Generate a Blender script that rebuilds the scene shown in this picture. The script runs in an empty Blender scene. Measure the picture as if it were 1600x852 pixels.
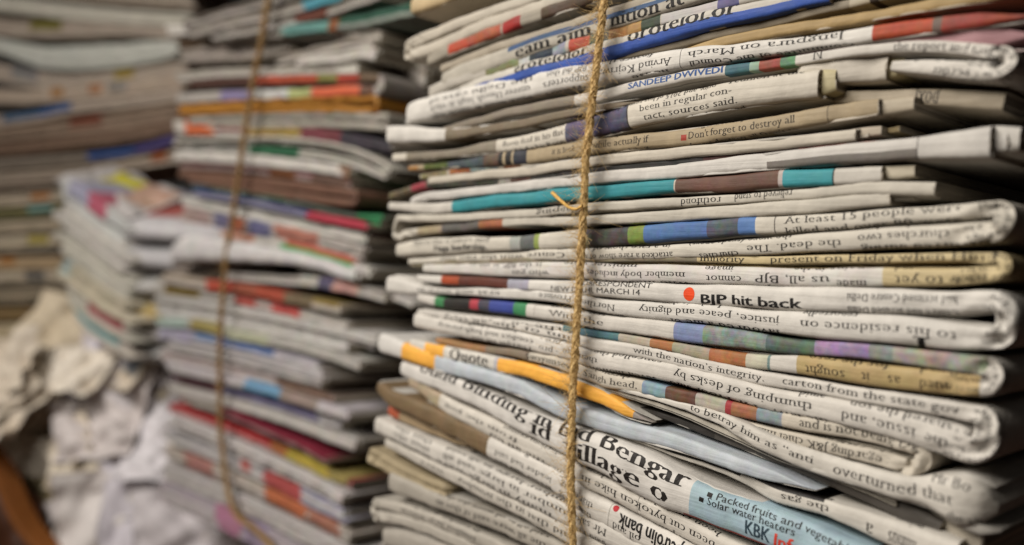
import bpy, bmesh, math, random
import numpy as np
import copy
from mathutils import Vector, Matrix

random.seed(7)
RNG = np.random.default_rng(11)
scene = bpy.context.scene
COL = scene.collection

# ------------------------------------------------------------------ camera
F = 1244.4                                   # focal length in picture widths of 1600
def nrm(v):
    v = np.array(v, float); return v / np.linalg.norm(v)
d_fold = np.array([-1034 / F, 92 / F, -1.0])        # the folds run away to the left
XW = -nrm(d_fold)
u = np.array([0.056, 1.0, 0.0]); u[2] = -(u[0] * d_fold[0] + u[1] * d_fold[1]) / d_fold[2]
ZW = nrm(u); YW = np.cross(ZW, XW)
R = np.array([XW, YW, ZW])                   # camera space -> world
def ray(px, py):
    return R @ np.array([(px - 800) / F, (426 - py) / F, -1.0])
DIST = 0.191 * ray(1560, 426)[1]             # camera to the front face of the stacks (y = 0)
CAM = np.array([0.0, -DIST, 0.30])
cam = bpy.data.cameras.new('camera'); cam.lens = 28.0; cam.sensor_width = 36.0
cam.clip_start = 0.005; cam.clip_end = 50
cam.dof.use_dof = True; cam.dof.focus_distance = 0.258; cam.dof.aperture_fstop = 5.7
camo = bpy.data.objects.new('camera', cam); COL.objects.link(camo)
M = Matrix.Identity(4)
for i in range(3):
    for j in range(3): M[i][j] = R[i][j]
    M[i][3] = CAM[i]
camo.matrix_world = M
scene.camera = camo

# ------------------------------------------------------------------ light
w = bpy.data.worlds.new('World'); scene.world = w; w.use_nodes = True
w.node_tree.nodes['Background'].inputs[0].default_value = (1.0, 0.93, 0.84, 1)
w.node_tree.nodes['Background'].inputs[1].default_value = 0.02
def lamp(name, loc, target, sx, sy, power, color):
    l = bpy.data.lights.new(name, 'AREA'); l.shape = 'RECTANGLE'; l.size = sx; l.size_y = sy
    l.energy = power; l.color = color
    o = bpy.data.objects.new(name, l); COL.objects.link(o); o.location = loc
    o.rotation_euler = (Vector(target) - Vector(loc)).to_track_quat('-Z', 'Y').to_euler()
    return o
lamp('room_lamp', (-0.24, -0.72, 0.66), (-0.14, 0, 0.22), 0.32, 0.24, 4.7, (1.0, 0.925, 0.82))
lamp('left_fill_lamp', (-0.85, -0.95, 1.25), (-0.75, 0.2, 0.25), 0.6, 0.5, 24, (1.0, 0.94, 0.87))  # unseen fill lamp, added to lighten the rear stacks and heap at left
scene.view_settings.view_transform = 'Standard'; scene.view_settings.look = 'None'
scene.view_settings.exposure = 0.0; scene.view_settings.gamma = 1
scene.cycles.max_bounces = 6

# ------------------------------------------------------------------ materials
def srgb(h):
    if not isinstance(h, str): return tuple(h)
    c = [int(h[i:i + 2], 16) / 255 for i in (0, 2, 4)]
    return tuple(((x + 0.055) / 1.055) ** 2.4 if x > 0.04045 else x / 12.92 for x in c)

def newsprint():
    m = bpy.data.materials.new('newsprint'); m.use_nodes = True
    nt = m.node_tree; N = nt.nodes; L = nt.links
    b = N['Principled BSDF']; b.inputs['Roughness'].default_value = 0.62
    b.inputs['Specular IOR Level'].default_value = 0.28
    at = N.new('ShaderNodeAttribute'); at.attribute_name = 'print_colour'
    ph = N.new('ShaderNodeAttribute'); ph.attribute_name = 'photo'
    tc = N.new('ShaderNodeTexCoord')
    # printed pictures: patches of other inks
    n1 = N.new('ShaderNodeTexNoise'); n1.inputs['Scale'].default_value = 170; n1.inputs['Detail'].default_value = 5
    L.new(tc.outputs['Object'], n1.inputs['Vector'])
    mul = N.new('ShaderNodeMix'); mul.data_type = 'RGBA'; mul.blend_type = 'OVERLAY'
    sat = N.new('ShaderNodeHueSaturation'); sat.inputs['Saturation'].default_value = 0.75; sat.inputs['Value'].default_value = 0.85
    n5 = N.new('ShaderNodeTexNoise'); n5.inputs['Scale'].default_value = 520; n5.inputs['Detail'].default_value = 3
    L.new(tc.outputs['Object'], n5.inputs['Vector'])
    two = N.new('ShaderNodeMix'); two.data_type = 'RGBA'; two.blend_type = 'OVERLAY'; two.inputs[0].default_value = .8
    L.new(n1.outputs['Color'], two.inputs[6]); L.new(n5.outputs['Color'], two.inputs[7])
    L.new(two.outputs[2], sat.inputs['Color'])
    L.new(ph.outputs['Fac'], mul.inputs[0]); L.new(at.outputs['Color'], mul.inputs[6]); L.new(sat.outputs['Color'], mul.inputs[7])
    # paper fibre and soil
    n2 = N.new('ShaderNodeTexNoise'); n2.inputs['Scale'].default_value = 60; n2.inputs['Detail'].default_value = 8
    n2.inputs['Roughness'].default_value = 0.7
    L.new(tc.outputs['Object'], n2.inputs['Vector'])
    mr = N.new('ShaderNodeMapRange'); mr.inputs[1].default_value = 0.3; mr.inputs[2].default_value = 0.7
    mr.inputs[3].default_value = 0.80; mr.inputs[4].default_value = 1.08
    L.new(n2.outputs['Fac'], mr.inputs[0])
    sc = N.new('ShaderNodeMix'); sc.data_type = 'RGBA'; sc.blend_type = 'MULTIPLY'; sc.inputs[0].default_value = 1
    L.new(mul.outputs[2], sc.inputs[6]); L.new(mr.outputs[0], sc.inputs[7])
    L.new(sc.outputs[2], b.inputs['Base Color'])
    n3 = N.new('ShaderNodeTexNoise'); n3.inputs['Scale'].default_value = 420; n3.inputs['Detail'].default_value = 6
    L.new(tc.outputs['Object'], n3.inputs['Vector'])
    n4 = N.new('ShaderNodeTexNoise'); n4.inputs['Scale'].default_value = 1; n4.inputs['Detail'].default_value = 4
    mp = N.new('ShaderNodeMapping'); mp.inputs['Scale'].default_value = (22, 160, 420)
    L.new(tc.outputs['Object'], mp.inputs['Vector']); L.new(mp.outputs[0], n4.inputs['Vector'])
    ad = N.new('ShaderNodeMath'); ad.operation = 'MULTIPLY_ADD'; ad.inputs[1].default_value = 2.5
    L.new(n4.outputs['Fac'], ad.inputs[0]); L.new(n3.outputs['Fac'], ad.inputs[2])
    bp = N.new('ShaderNodeBump'); bp.inputs['Strength'].default_value = 0.32; bp.inputs['Distance'].default_value = 0.0006
    L.new(ad.outputs[0], bp.inputs['Height']); L.new(bp.outputs[0], b.inputs['Normal'])
    return m
PAPER = newsprint()

def fibre_mat(name, c1, c2):
    m = bpy.data.materials.new(name); m.use_nodes = True
    nt = m.node_tree; N = nt.nodes; L = nt.links; b = N['Principled BSDF']; b.inputs['Roughness'].default_value = 0.7
    tc = N.new('ShaderNodeTexCoord'); n = N.new('ShaderNodeTexNoise'); n.inputs['Scale'].default_value = 900; n.inputs['Detail'].default_value = 4
    L.new(tc.outputs['Object'], n.inputs['Vector'])
    r = N.new('ShaderNodeValToRGB'); r.color_ramp.elements[0].color = (*srgb(c1), 1); r.color_ramp.elements[1].color = (*srgb(c2), 1)
    r.color_ramp.elements[0].position = 0.3; r.color_ramp.elements[1].position = 0.7
    L.new(n.outputs['Fac'], r.inputs[0]); L.new(r.outputs[0], b.inputs['Base Color'])
    bp = N.new('ShaderNodeBump'); bp.inputs['Distance'].default_value = 0.0004; L.new(n.outputs['Fac'], bp.inputs['Height']); L.new(bp.outputs[0], b.inputs['Normal'])
    return m
DARK_JUTE = fibre_mat('darker_jute', '6f5634', 'ab8853')  # darker jute tones for the second twine
JUTE = fibre_mat('jute', 'a8844c', 'e2c68c')
STRAW = fibre_mat('straw', 'b98a3a', 'e0b868')
def plain_mat(name, c1, c2, scale=6):
    m = fibre_mat(name, c1, c2)
    for n in m.node_tree.nodes:
        if n.type == 'TEX_NOISE': n.inputs['Scale'].default_value = scale
    return m
WALL = plain_mat('wall_plaster', '241c15', '30261d')
FLOOR = plain_mat('floor_boards', '3a2012', '552f18')

# ------------------------------------------------------------------ object helpers
def link(name, me, mat, parent=None):
    o = bpy.data.objects.new(name, me); COL.objects.link(o)
    me.materials.append(mat)
    if parent is not None: o.parent = parent
    return o
def tag(o, label=None, cat=None, group=None, kind=None):
    if label: o['label'] = label
    if cat: o['category'] = cat
    if group: o['group'] = group
    if kind: o['kind'] = kind
    return o
def mesh_from(name, V, Fc, colour=None, photo=None, smooth=True):
    me = bpy.data.meshes.new(name)
    me.from_pydata(V.tolist() if hasattr(V, 'tolist') else V, [], Fc)
    if colour is not None:
        a = me.attributes.new('print_colour', 'FLOAT_COLOR', 'POINT')
        c4 = np.ones((len(V), 4), np.float32); c4[:, :3] = colour; a.data.foreach_set('color', c4.ravel())
        a = me.attributes.new('photo', 'FLOAT', 'POINT'); a.data.foreach_set('value', np.asarray(photo, np.float32))
    if smooth: me.polygons.foreach_set('use_smooth', [True] * len(me.polygons))
    me.update(); return me

# ------------------------------------------------------------------ the type: glyphs set in metal, serif and sans
GL = {}
cuf = bpy.data.curves.new('type', 'FONT'); cuf.resolution_u = 2
tmo = bpy.data.objects.new('type', cuf); COL.objects.link(tmo)
def raw(body, offset):
    cuf.body = body; cuf.offset = offset
    bpy.context.view_layer.update()
    ev = tmo.evaluated_get(bpy.context.evaluated_depsgraph_get()); me = ev.to_mesh()
    V = np.array([tuple(p.co[:2]) for p in me.vertices]).reshape(-1, 2); Fs = [tuple(p.vertices) for p in me.polygons]
    ev.to_mesh_clear(); return V, Fs
def xmax(body):
    V, _ = raw(body, 0); return V[:, 0].max()
NN = None
def glyph(ch, style):
    """vertices (em), faces and advance of one letter, cut into thin bands so that it can wrap round a fold"""
    global NN
    if (ch, style) in GL: return GL[(ch, style)]
    if NN is None: NN = xmax('nn')
    if ch == ' ':
        GL[(ch, style)] = (None, None, 0.25); return GL[(ch, style)]
    if ch == '\u25a0':
        V = np.array([(x, y) for y in np.linspace(0.0, 0.42, 6) for x in (0.05, 0.5)]); Fs = [(2 * i, 2 * i + 1, 2 * i + 3, 2 * i + 2) for i in range(5)]
        GL[(ch, style)] = (V, Fs, 0.58); return GL[(ch, style)]
    adv = xmax('n' + ch + 'n') - NN
    off, thick = {'serif': (-0.017, 0.021), 'bold': (0.012, 0.02), 'sans': (0.0, 0.004), 'head': (-0.012, 0.045)}[style]
    V, Fs = raw(ch, off)
    if len(V) == 0:
        GL[(ch, style)] = (None, None, adv); return GL[(ch, style)]
    cnt = {}
    for f in Fs:
        for i in range(len(f)):
            a, b = f[i], f[(i + 1) % len(f)]
            cnt.setdefault((min(a, b), max(a, b)), []).append((a, b))
    Nv = np.zeros_like(V); serifs = []
    for k, l in cnt.items():
        if len(l) != 1: continue
        a, b = l[0]; d = V[b] - V[a]; n = np.array([d[1], -d[0]]); ln = np.linalg.norm(d) + 1e-9
        Nv[a] += n / ln; Nv[b] += n / ln
        if abs(d[1]) < 0.004 and 0.03 < ln < 0.12 and ch.isalnum():
            serifs.append((min(V[a][0], V[b][0]), max(V[a][0], V[b][0]), V[a][1], n[1] > 0))
    Nl = np.linalg.norm(Nv, axis=1, keepdims=True) + 1e-9
    V = V + np.hstack([Nv[:, :1] / Nl[:, :1] * thick, np.zeros((len(V), 1))])
    bm = bmesh.new(); vs = [bm.verts.new((x, y, 0)) for x, y in V]
    for f in Fs:
        try: bm.faces.new([vs[i] for i in f])
        except ValueError: pass
    if style in ('serif', 'head'):
        for x0, x1, y, top in serifs:
            x0 -= thick; x1 += thick
            l, r = (0.07, 0.07) if (not top or ch.isupper()) else (0.08, 0.0)
            if ch in 'tfr' and top: continue
            y0, y1 = (y - 0.04, y) if top else (y, y + 0.04)
            q = [bm.verts.new((x, yy, 0.0)) for x, yy in ((x0 - l, y0), (x1 + r, y0), (x1 + r, y1), (x0 - l, y1))]
            bm.faces.new(q)
    for y in np.arange(-0.2, 0.72, 0.085):
        bmesh.ops.bisect_plane(bm, geom=bm.verts[:] + bm.edges[:] + bm.faces[:], plane_co=(0, y, 0), plane_no=(0, 1, 0))
    bm.verts.index_update()
    V = np.array([tuple(v.co[:2]) for v in bm.verts]); Fs = [tuple(v.index for v in f.verts) for f in bm.faces]
    bm.free(); GL[(ch, style)] = (V, Fs, adv); return GL[(ch, style)]
def typeset(text, style):
    Vs, Fs, x, n = [], [], 0.0, 0
    for ch in text:
        V, Fc, adv = glyph(ch, style)
        if V is not None:
            Vs.append(V + np.array([x, 0])); Fs += [tuple(i + n for i in f) for f in Fc]; n += len(V)
        x += adv * (1.06 if style in ('serif', 'head') else 1.0)
    return (np.vstack(Vs) if Vs else np.zeros((0, 2))), Fs, x

# ------------------------------------------------------------------ folds of paper
class Plane:
    """an upright plane a row of folded edges lies in: point, direction along it, direction out of it"""
    def __init__(s, Q, T): s.Q = np.array(Q, float); s.T = nrm(T); s.O = nrm(np.cross(s.T, [0, 0, 1]))
    def at(s, px, py, off=0.0):
        r = ray(px, py); q = s.Q + s.O * off
        t = ((q - CAM) @ s.O) / (r @ s.O); p = CAM + r * t - s.Q
        return p @ s.T, p[2]
FACE = Plane((0, 0, 0), (1, 0, 0))             # front of the sharp stack
SECOND = Plane((0, .095, 0), (1, 0, 0))         # front of the stack set back beside it
def span(px0, z0, px1, z1):
    a = CAM + ray(px0, 426) * z0; b = CAM + ray(px1, 426) * z1
    a[2] = b[2] = 0
    if b[0] < a[0]: a, b = b, a
    return Plane(a, b - a)

PH = np.linspace(-math.pi / 2, math.pi / 2, 19)
EXP = 0.70; BUL = 0.66
_f = np.linspace(0, math.pi / 2, 200)
_a = np.sin(_f) ** EXP; _b = np.cos(_f) ** EXP * BUL
_arc = np.concatenate([[0], np.cumsum(np.hypot(np.diff(_a), np.diff(_b)))])
HALF = _arc[-1]
def prof(arc_over_h):
    """across and outward offsets (in half thicknesses) at an arc length from the middle of the fold"""
    s = np.sign(arc_over_h); t = np.abs(arc_over_h)
    a = np.interp(t, _arc, _a); b = np.interp(t, _arc, _b) - np.maximum(t - HALF, 0)
    return s * a, b

def smoothline(P, step, cols):
    P = np.array(P, float); t = np.concatenate([[0], np.cumsum(np.hypot(np.diff(P[:, 0]), np.diff(P[:, 1])))])
    n = max(3, int(t[-1] / step)); tt = np.linspace(0, t[-1], n)
    k = len(t); m = np.zeros_like(P)
    d = np.diff(P, axis=0) / np.diff(t)[:, None]
    m[0] = d[0]; m[-1] = d[-1]
    for i in range(1, k - 1):
        h0, h1 = t[i] - t[i - 1], t[i + 1] - t[i]; m[i] = (d[i - 1] * h1 + d[i] * h0) / (h0 + h1)
    i = np.clip(np.searchsorted(t, tt, 'right') - 1, 0, k - 2); h = (t[i + 1] - t[i])[:, None]; x = ((tt - t[i])[:, None]) / h
    return (2 * x**3 - 3 * x**2 + 1) * P[i] + (x**3 - 2 * x**2 + x) * h * m[i] + (-2 * x**3 + 3 * x**2) * P[i + 1] + (x**3 - x**2) * h * m[i + 1]

class Fold:
    """one folded edge of a sheaf of paper, swept along its line; it may turn back on itself in a loop"""
    def __init__(s, up, low=None, loop='R', off=0.0, plane=FACE, depth=0.12, base='cfc9be', step=0.0018,
                 wob=1.0, tips='rc', bulge=1.0, reach=1.15, photo=0.0, crush=1.0, fine=False):
        s.plane, s.depth, s.off = plane, depth, off; s.base = tuple(np.array(srgb(base)) * (.83, .84, .86)); s.kw = dict(plane=plane, depth=depth, step=step, tips=tips); s.pts = up
        def arm(pts):
            out = []
            for px, py, th in pts:
                sx, z = plane.at(px, py, off); _, z1 = plane.at(px, py - th / 2, off); _, z0 = plane.at(px, py + th / 2, off)
                out.append((sx, z, (z1 - z0) / 2, px))
            return smoothline(out, step, 4)
        A = arm(up); s.arms = []
        if low is None:
            path = A; s.arms = [(0, len(A), 1)]
        else:
            B = arm(low)
            if loop == 'R': a, b = A, B[::-1]
            else: a, b = A[::-1], B
            # half turn from the end of a to the start of b
            c = (a[-1, :2] + b[0, :2]) / 2; r = (a[-1, :2] - b[0, :2]) / 2; sd = np.array([r[1], -r[0]]) * (1 if loop == 'R' else -1)
            th = np.linspace(0, math.pi, 34)[1:-1]
            h = np.minimum(np.interp(th, [0, math.pi], [a[-1, 2], b[0, 2]]), np.linalg.norm(r) * 1.0)
            turn = np.array([[*(c + r * math.cos(q) + sd * math.sin(q) * reach), hh, -1] for q, hh in zip(th, h)])
            path = np.vstack([a, turn, b])
            s.arms = [(0, len(a), 1), (len(a) + len(turn), len(path), 1)]
        s.P = path[:, :2].copy(); s.h = path[:, 2].copy(); s.px = path[:, 3].copy(); s.pair = low is not None; s.loop = loop
        d = np.hypot(*np.diff(s.P, axis=0).T); s.u = np.concatenate([[0], np.cumsum(d)])
        T = np.gradient(s.P, axis=0); T /= np.linalg.norm(T, axis=1, keepdims=True) + 1e-12
        s.N = np.stack([-T[:, 1], T[:, 0]], 1)
        if s.pair and loop == 'L': s.N = -s.N
        # handling: the lip is never quite straight nor quite even
        L = s.u[-1]; k = RNG
        def wave(amp, lo, hi, n=5):
            y = np.zeros_like(s.u)
            for _ in range(n):
                lam = k.uniform(lo, hi); y += amp / math.sqrt(n) * np.sin(2 * math.pi * s.u / lam + k.uniform(0, 6.28))
            return y
        s.y = wave(0.00035 * wob, 0.02, 0.12) + wave(0.00016 * wob, 0.006, 0.02) + wave(0.00005 * wob, 0.002, 0.005)
        s.P += s.N * (wave(0.00018 * wob, 0.02, 0.1) * np.minimum(1, s.h / 0.002))[:, None]
        for _ in range(int(L / .06) + 1):
            c0 = k.uniform(0, L); wd = k.uniform(.002, .006); am = k.uniform(-.0005, .0009) * wob; x = (s.u - c0) / wd
            s.y += am * np.exp(-np.abs(x)); s.P += s.N * (am * .35 * np.exp(-np.abs(x - .4)) * np.minimum(1, s.h / .002))[:, None]
        s.B = bulge * (1 + wave(0.13, 0.015, 0.09))
        s.h = s.h * (1 + wave(0.018 * wob, 0.02, 0.09))
        s.photo = photo; s.fine = fine; s.turn = None; s.crush = crush
        if s.pair:
            i0 = s.arms[0][1]; i1 = s.arms[1][0]; s.turn = ((s.u[i0] + s.u[i1]) / 2, (s.u[i1] - s.u[i0]) * .8 + .006)
            s.waves = [(k.uniform(-1, 1) * 190, k.choice([-1, 1]) * k.uniform(40, 190), k.uniform(0, 9), k.uniform(.0004, .0011)) for _ in range(9)]
        # tips
        s.tips = tips
        for e, kind in ((0, tips[0]), (1, tips[1])):
            dist = s.u if e == 0 else L - s.u
            if kind == 'r':
                rr = np.clip(dist / (1.5 * s.h[0 if e == 0 else -1] + 1e-6), 0, 1); g = np.sqrt(np.clip(1 - (1 - rr) ** 2, 0.03, 1))
                s.h = s.h * g; s.y = s.y + (1 - g) * 0.004
            elif kind == 't':
                s.h = s.h * np.clip(dist / 0.012, 0.08, 1)
        s.col = []; s.txt = []; s.lines = []
    def crumple(s, uu, arc, h):
        if s.turn is None: return 0.0
        c, wd = s.turn; k = np.exp(-((uu - c) / wd) ** 2) * s.crush; y = np.zeros(len(uu))
        for a, b, ph, am in s.waves:
            x = uu * a + arc * b + ph; y += am * (np.abs((x % 1) - .5) * 2 - .5)
        return y * k
    def inner(s, ext=0.003, k=0.55, rec=0.0016):
        """the pages folded inside this sheaf"""
        if len(s.h) < 14 and not s.pair: ext = 0.0
        f = copy.copy(s); f.col, f.txt, f.lines = [], [], []; f.turn = None
        if s.pair:
            f.P = s.P - s.N * (s.h * 0.92)[:, None]; f.h = s.h * 0.22 + 0.0002; f.y = s.y + rec * 1.6
        else:
            d0 = nrm(s.P[0] - s.P[2]); d1 = nrm(s.P[-1] - s.P[-3]); e0 = ext * .5 if s.tips[0] == 'c' else -.004; 
            cut = lambda A: A.copy()
            f.P = cut(s.P); f.h = s.h * k; f.y = s.y + rec
            f.P = np.vstack([f.P, f.P[-1] + d1 * max(ext, 1e-5)]); f.h = np.append(f.h, f.h[-1]); f.y = np.append(f.y, f.y[-1]); f.B = np.append(s.B, s.B[-1]); f.N = np.vstack([s.N, s.N[-1]]); f.px = np.append(s.px, s.px[-1])
            if s.tips[0] == 'c':
                f.P = np.vstack([f.P[0] + d0 * max(e0, 1e-5), f.P]); f.h = np.append(f.h[0], f.h); f.y = np.append(f.y[0], f.y); f.B = np.append(f.B[0], f.B); f.N = np.vstack([f.N[0], f.N])
            if s.tips[0] != 'c' and len(s.h) > 14:
                n = max(1, int(np.searchsorted(s.u, .008))); n = min(n, len(f.h) - 4)
                for q in ('P', 'h', 'y', 'B', 'N'): setattr(f, q, getattr(f, q)[n:])
            if s.tips[1] != 'c' and len(s.h) > 14:
                n = max(2, len(f.h) - int(np.searchsorted(s.u, s.u[-1] - .008)) ); n = min(n, len(f.h) - 4)
                for q in ('P', 'h', 'y', 'B', 'N'): setattr(f, q, getattr(f, q)[:-n])
            d = np.hypot(*np.diff(f.P, axis=0).T); f.u = np.concatenate([[0], np.cumsum(d)])
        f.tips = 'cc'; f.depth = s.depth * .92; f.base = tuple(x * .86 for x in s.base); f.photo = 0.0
        return f
    def eval(s, uu, arc, lift=0.0):
        P0 = np.interp(uu, s.u, s.P[:, 0]); P1 = np.interp(uu, s.u, s.P[:, 1]); h = np.interp(uu, s.u, s.h)
        n0 = np.interp(uu, s.u, s.N[:, 0]); n1 = np.interp(uu, s.u, s.N[:, 1]); y = np.interp(uu, s.u, s.y); B = np.interp(uu, s.u, s.B)
        a, b = prof(arc / h)
        y = y + s.crumple(uu, arc, h) * np.clip(b * 2, 0, 1)
        front = np.maximum(b, 0) * B * h; back = np.minimum(b, 0) * h
        aa = a * (h + lift); oo = front + back - y + lift * np.clip(b, 0, 1) * 1.1
        pl = s.plane
        X = P0 + n0 * aa; Z = P1 + n1 * aa
        return (pl.Q + pl.O * s.off)[None] + X[:, None] * pl.T[None] + oo[:, None] * pl.O[None] + Z[:, None] * np.array([[0, 0, 1.0]])
    def ux(s, px, arm):
        i0, i1, _ = s.arms[arm]; p = s.px[i0:i1]; q = s.u[i0:i1]
        return float(np.interp(px, p, q) if p[0] < p[-1] else np.interp(px, p[::-1], q[::-1]))
    def block(s, px0, px1, colour, photo=0.0, arm=0, lo=-9, hi=9):
        """an area of print or painted shade between two places along the strip; lo..hi bound it across the fold (-1 lower edge .. 1 upper)"""
        u0, u1 = sorted((s.ux(px0, arm), s.ux(px1, arm)))
        if s.N[s.arms[arm][0] + 2, 1] < 0: lo, hi = -hi, -lo
        c = np.array(srgb(colour)); c = (c * .86 + c.mean() * .14) * .86      # thin newspaper inks on grey stock
        s.col.append((u0, u1, lo, hi, tuple(c), max(photo, .1)))
    def line(s, text, px0, px1=None, f=0.0, em=0.0036, style='serif', colour='1a1817', arm=0):
        V, Fs, width = typeset(text, style)
        if not len(V): return
        if em < 0.0058: em *= 0.80
        i0, i1, _ = s.arms[arm]
        u0 = s.ux(px0, arm); run = 1 if s.px[i0] < s.px[i1 - 1] else -1; up = 1 if s.N[i0 + 2, 1] > 0 else -1
        inv = -1 if (px1 < px0 if px1 is not None else arm == 1) else 1
        size = abs(s.ux(px1, arm) - u0) / width if px1 is not None else em
        h = float(np.interp(u0, s.u, s.h))
        g = np.interp(min(abs(f), 0.999), _a, _arc) * math.copysign(1, f) * h * up
        tu = u0 + V[:, 0] * size * run * inv
        s.lines.append(dict(tu=tu, y=(V[:, 1] - 0.224) * em * up * inv, F=Fs, c=srgb(colour), g=g, em=em, u=(tu.min(), tu.max()), style=style, arm=arm, h=h, text=text, k=(size, run * inv, up * inv)))
    def compose(s):
        """rows keep their leading; columns run on above and below where the fold cuts them"""
        L = sorted(s.lines, key=lambda d: (d['style'] not in ('head', 'bold'), abs(d['g']))); put = []
        def clash(d, g, fill=False):
            for q in put:
                if not fill and q['style'] != 'serif': continue
                if d['u'][0] < q['u'][1] - 1e-4 and q['u'][0] < d['u'][1] - 1e-4 and abs(g - q['g']) < 0.5 * (d['em'] + q['em']) * 0.98: return q
        for d in L:
            if d['style'] in ('head', 'bold'): put.append(d); continue
            q = clash(d, d['g']); n = 0
            while q is not None and n < 6:
                lead = 0.5 * (d['em'] + q['em']) * 1.02
                sg = math.copysign(1, d['g'] - q['g']) if d['g'] != q['g'] else 1
                d['g'] = q['g'] + sg * lead; q = clash(d, d['g']); n += 1
            if q is None or d['style'] in ('head', 'bold'): put.append(d)
        for d in list(put):
            if d['style'] != 'serif' or len(d['text']) < 3: continue
            for sg in (-1, 1):
                g = d['g'] + sg * d['em'] * 1.08
                if abs(g) > d['h'] * HALF + 0.0012 or clash(dict(d, u=(d['u'][0] + .0005, d['u'][1] - .0005)), g, True): continue
                w = d['text'].split(); random.shuffle(w); V, Fs, width = typeset(' '.join(w), 'serif')
                size, ri, ui = d['k']; u0 = d['u'][0] if ri > 0 else d['u'][1]
                put.append(dict(d, tu=u0 + V[:, 0] * size * ri, y=(V[:, 1] - 0.224) * d['em'] * ui, F=Fs, g=g))
        if s.turn is not None and s.fine and s.loop == 'R':
            c, wd = s.turn
            for q, g in enumerate(np.arange(-.0055, .0060, .0021)):
                V, Fs, width = typeset(random.choice(('and all the party had', 'said in the court of', 'that it was not for the', 'which the two have')), 'serif')
                s.txt.append((c - wd * .62 + V[:, 0] * .0019 + .0007 * q, g + (V[:, 1] - .22) * .0019, Fs, srgb('1d1a18')))
        for d in put: s.txt.append((d['tu'], d['g'] + d['y'], d['F'], d['c']))
    def build(s, name, parent=None, cap='b8b0a2'):
        s.compose(); us = [s.u]
        for (a, b, *_r) in s.col: us.append(np.array([a - 4e-5, a + 4e-5, b - 4e-5, b + 4e-5]))
        uu = np.unique(np.clip(np.concatenate(us), 0, s.u[-1])); nu = len(uu)
        f = np.sin(PH); arcs = np.interp(np.abs(f), _a, _arc) * np.sign(f)
        edges = sorted({e for c in s.col for e in (c[2], c[3]) if abs(e) < 1})
        ff = list(f)
        for e in edges: ff += [e - 0.004, e + 0.004]
        ff = np.array(sorted(ff)); arcs = np.interp(np.abs(ff), _a, _arc) * np.sign(ff)
        h = np.interp(uu, s.u, s.h)
        ext = np.array([0.35, 1.2]); nb = 3
        cols = []
        for k in range(nb, 0, -1): cols.append(('back', -1, k))
        for a in arcs: cols.append(('front', a, 0))
        for k in range(1, nb + 1): cols.append(('back', 1, k))
        V = []; FV = []
        for kind, a, k in cols:
            if kind == 'front': arc = a * h; fv = np.interp(abs(a), _arc, _a) * np.sign(a)
            else:
                dd = [0, 0.0015, 0.012, s.depth][k]; arc = a * (HALF * h + dd); fv = a * 1.0
            V.append(s.eval(uu, arc)); FV.append(np.full(nu, fv))
        nc = len(cols); V = np.stack(V, 1).reshape(-1, 3); FV = np.stack(FV, 1).ravel(); U = np.repeat(uu, nc)
        C = np.tile(np.array(s.base), (len(V), 1)); Pm = np.full(len(V), s.photo)
        for (a, b, lo, hi, c, ph) in s.col:
            k = (U >= a - 1e-9) & (U <= b + 1e-9) & (FV >= lo) & (FV <= hi); C[k] = c; Pm[k] = ph
        Fc = [(i * nc + j, (i + 1) * nc + j, (i + 1) * nc + j + 1, i * nc + j + 1) for i in range(nu - 1) for j in range(nc - 1)]
        if s.pair and s.loop == 'L': Fc = [x[::-1] for x in Fc]
        # closed ends
        capc = np.array(srgb(cap)); dark = capc * .62
        for e, kind in ((0, s.tips[0]), (1, s.tips[1])):
            i = 0 if e == 0 else nu - 1; idx = np.arange(nc) + i * nc; half = nc // 2; lv = 11
            lo_, hi_ = V[idx[:half + 1]], V[idx[::-1][:half + 1]]
            if kind == 'r': lv = 2
            G = []; n0 = len(V)
            for m in range(lv):
                q = m / (lv - 1); row = lo_ * (1 - q) + hi_ * q
                if 0 < m < lv - 1: row = row + s.plane.T * RNG.uniform(-.0006, .0005) * (1 if e else -1)
                G.append(row)
            V = np.vstack([V] + G)
            cc = np.vstack([np.tile(capc if (m % 2 == 0) else dark, (half + 1, 1)) for m in range(lv)]) if kind != 'r' else np.vstack([C[idx[:half + 1]], C[idx[::-1][:half + 1]]])
            C = np.vstack([C, cc]); Pm = np.concatenate([Pm, np.zeros(lv * (half + 1))])
            for m in range(lv - 1):
                for j in range(half): Fc.append((n0 + m * (half + 1) + j, n0 + m * (half + 1) + j + 1, n0 + (m + 1) * (half + 1) + j + 1, n0 + (m + 1) * (half + 1) + j))
        for (tu, ta, Fs, c) in s.txt:
            ok = (tu > 0.0005) & (tu < s.u[-1] - 0.0005); hh = np.interp(tu, s.u, s.h)
            ok &= np.abs(ta) < hh * HALF + 0.006
            n0 = len(V); V = np.vstack([V, s.eval(tu, ta, 0.00009)])
            cc = np.tile(np.array(c), (len(tu), 1)); C = np.vstack([C, cc]); Pm = np.concatenate([Pm, np.zeros(len(tu))])
            Fc += [tuple(n0 + i for i in fc) for fc in Fs if all(ok[i] for i in fc)]
        if parent is not None: V = V - np.array(parent.location)
        return link(name, mesh_from(name, V, Fc, C, Pm), PAPER, parent)
def dot(f, px, fv, r, colour, arm=0):
    n = 24; q = np.linspace(0, 2 * math.pi, n, endpoint=False); u0 = f.ux(px, arm); h = float(np.interp(u0, f.u, f.h)); g = math.asin(fv) * h
    V = [(u0, g)] + [(u0 + r * a * math.cos(t), g + r * a * math.sin(t)) for a in (.5, 1) for t in q]
    Fs = [(0, 1 + i, 1 + (i + 1) % n) for i in range(n)] + [(1 + i, 1 + n + i, 1 + n + (i + 1) % n, 1 + (i + 1) % n) for i in range(n)]
    V = np.array(V); f.txt.append((V[:, 0], V[:, 1], Fs, srgb(colour)))
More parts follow.
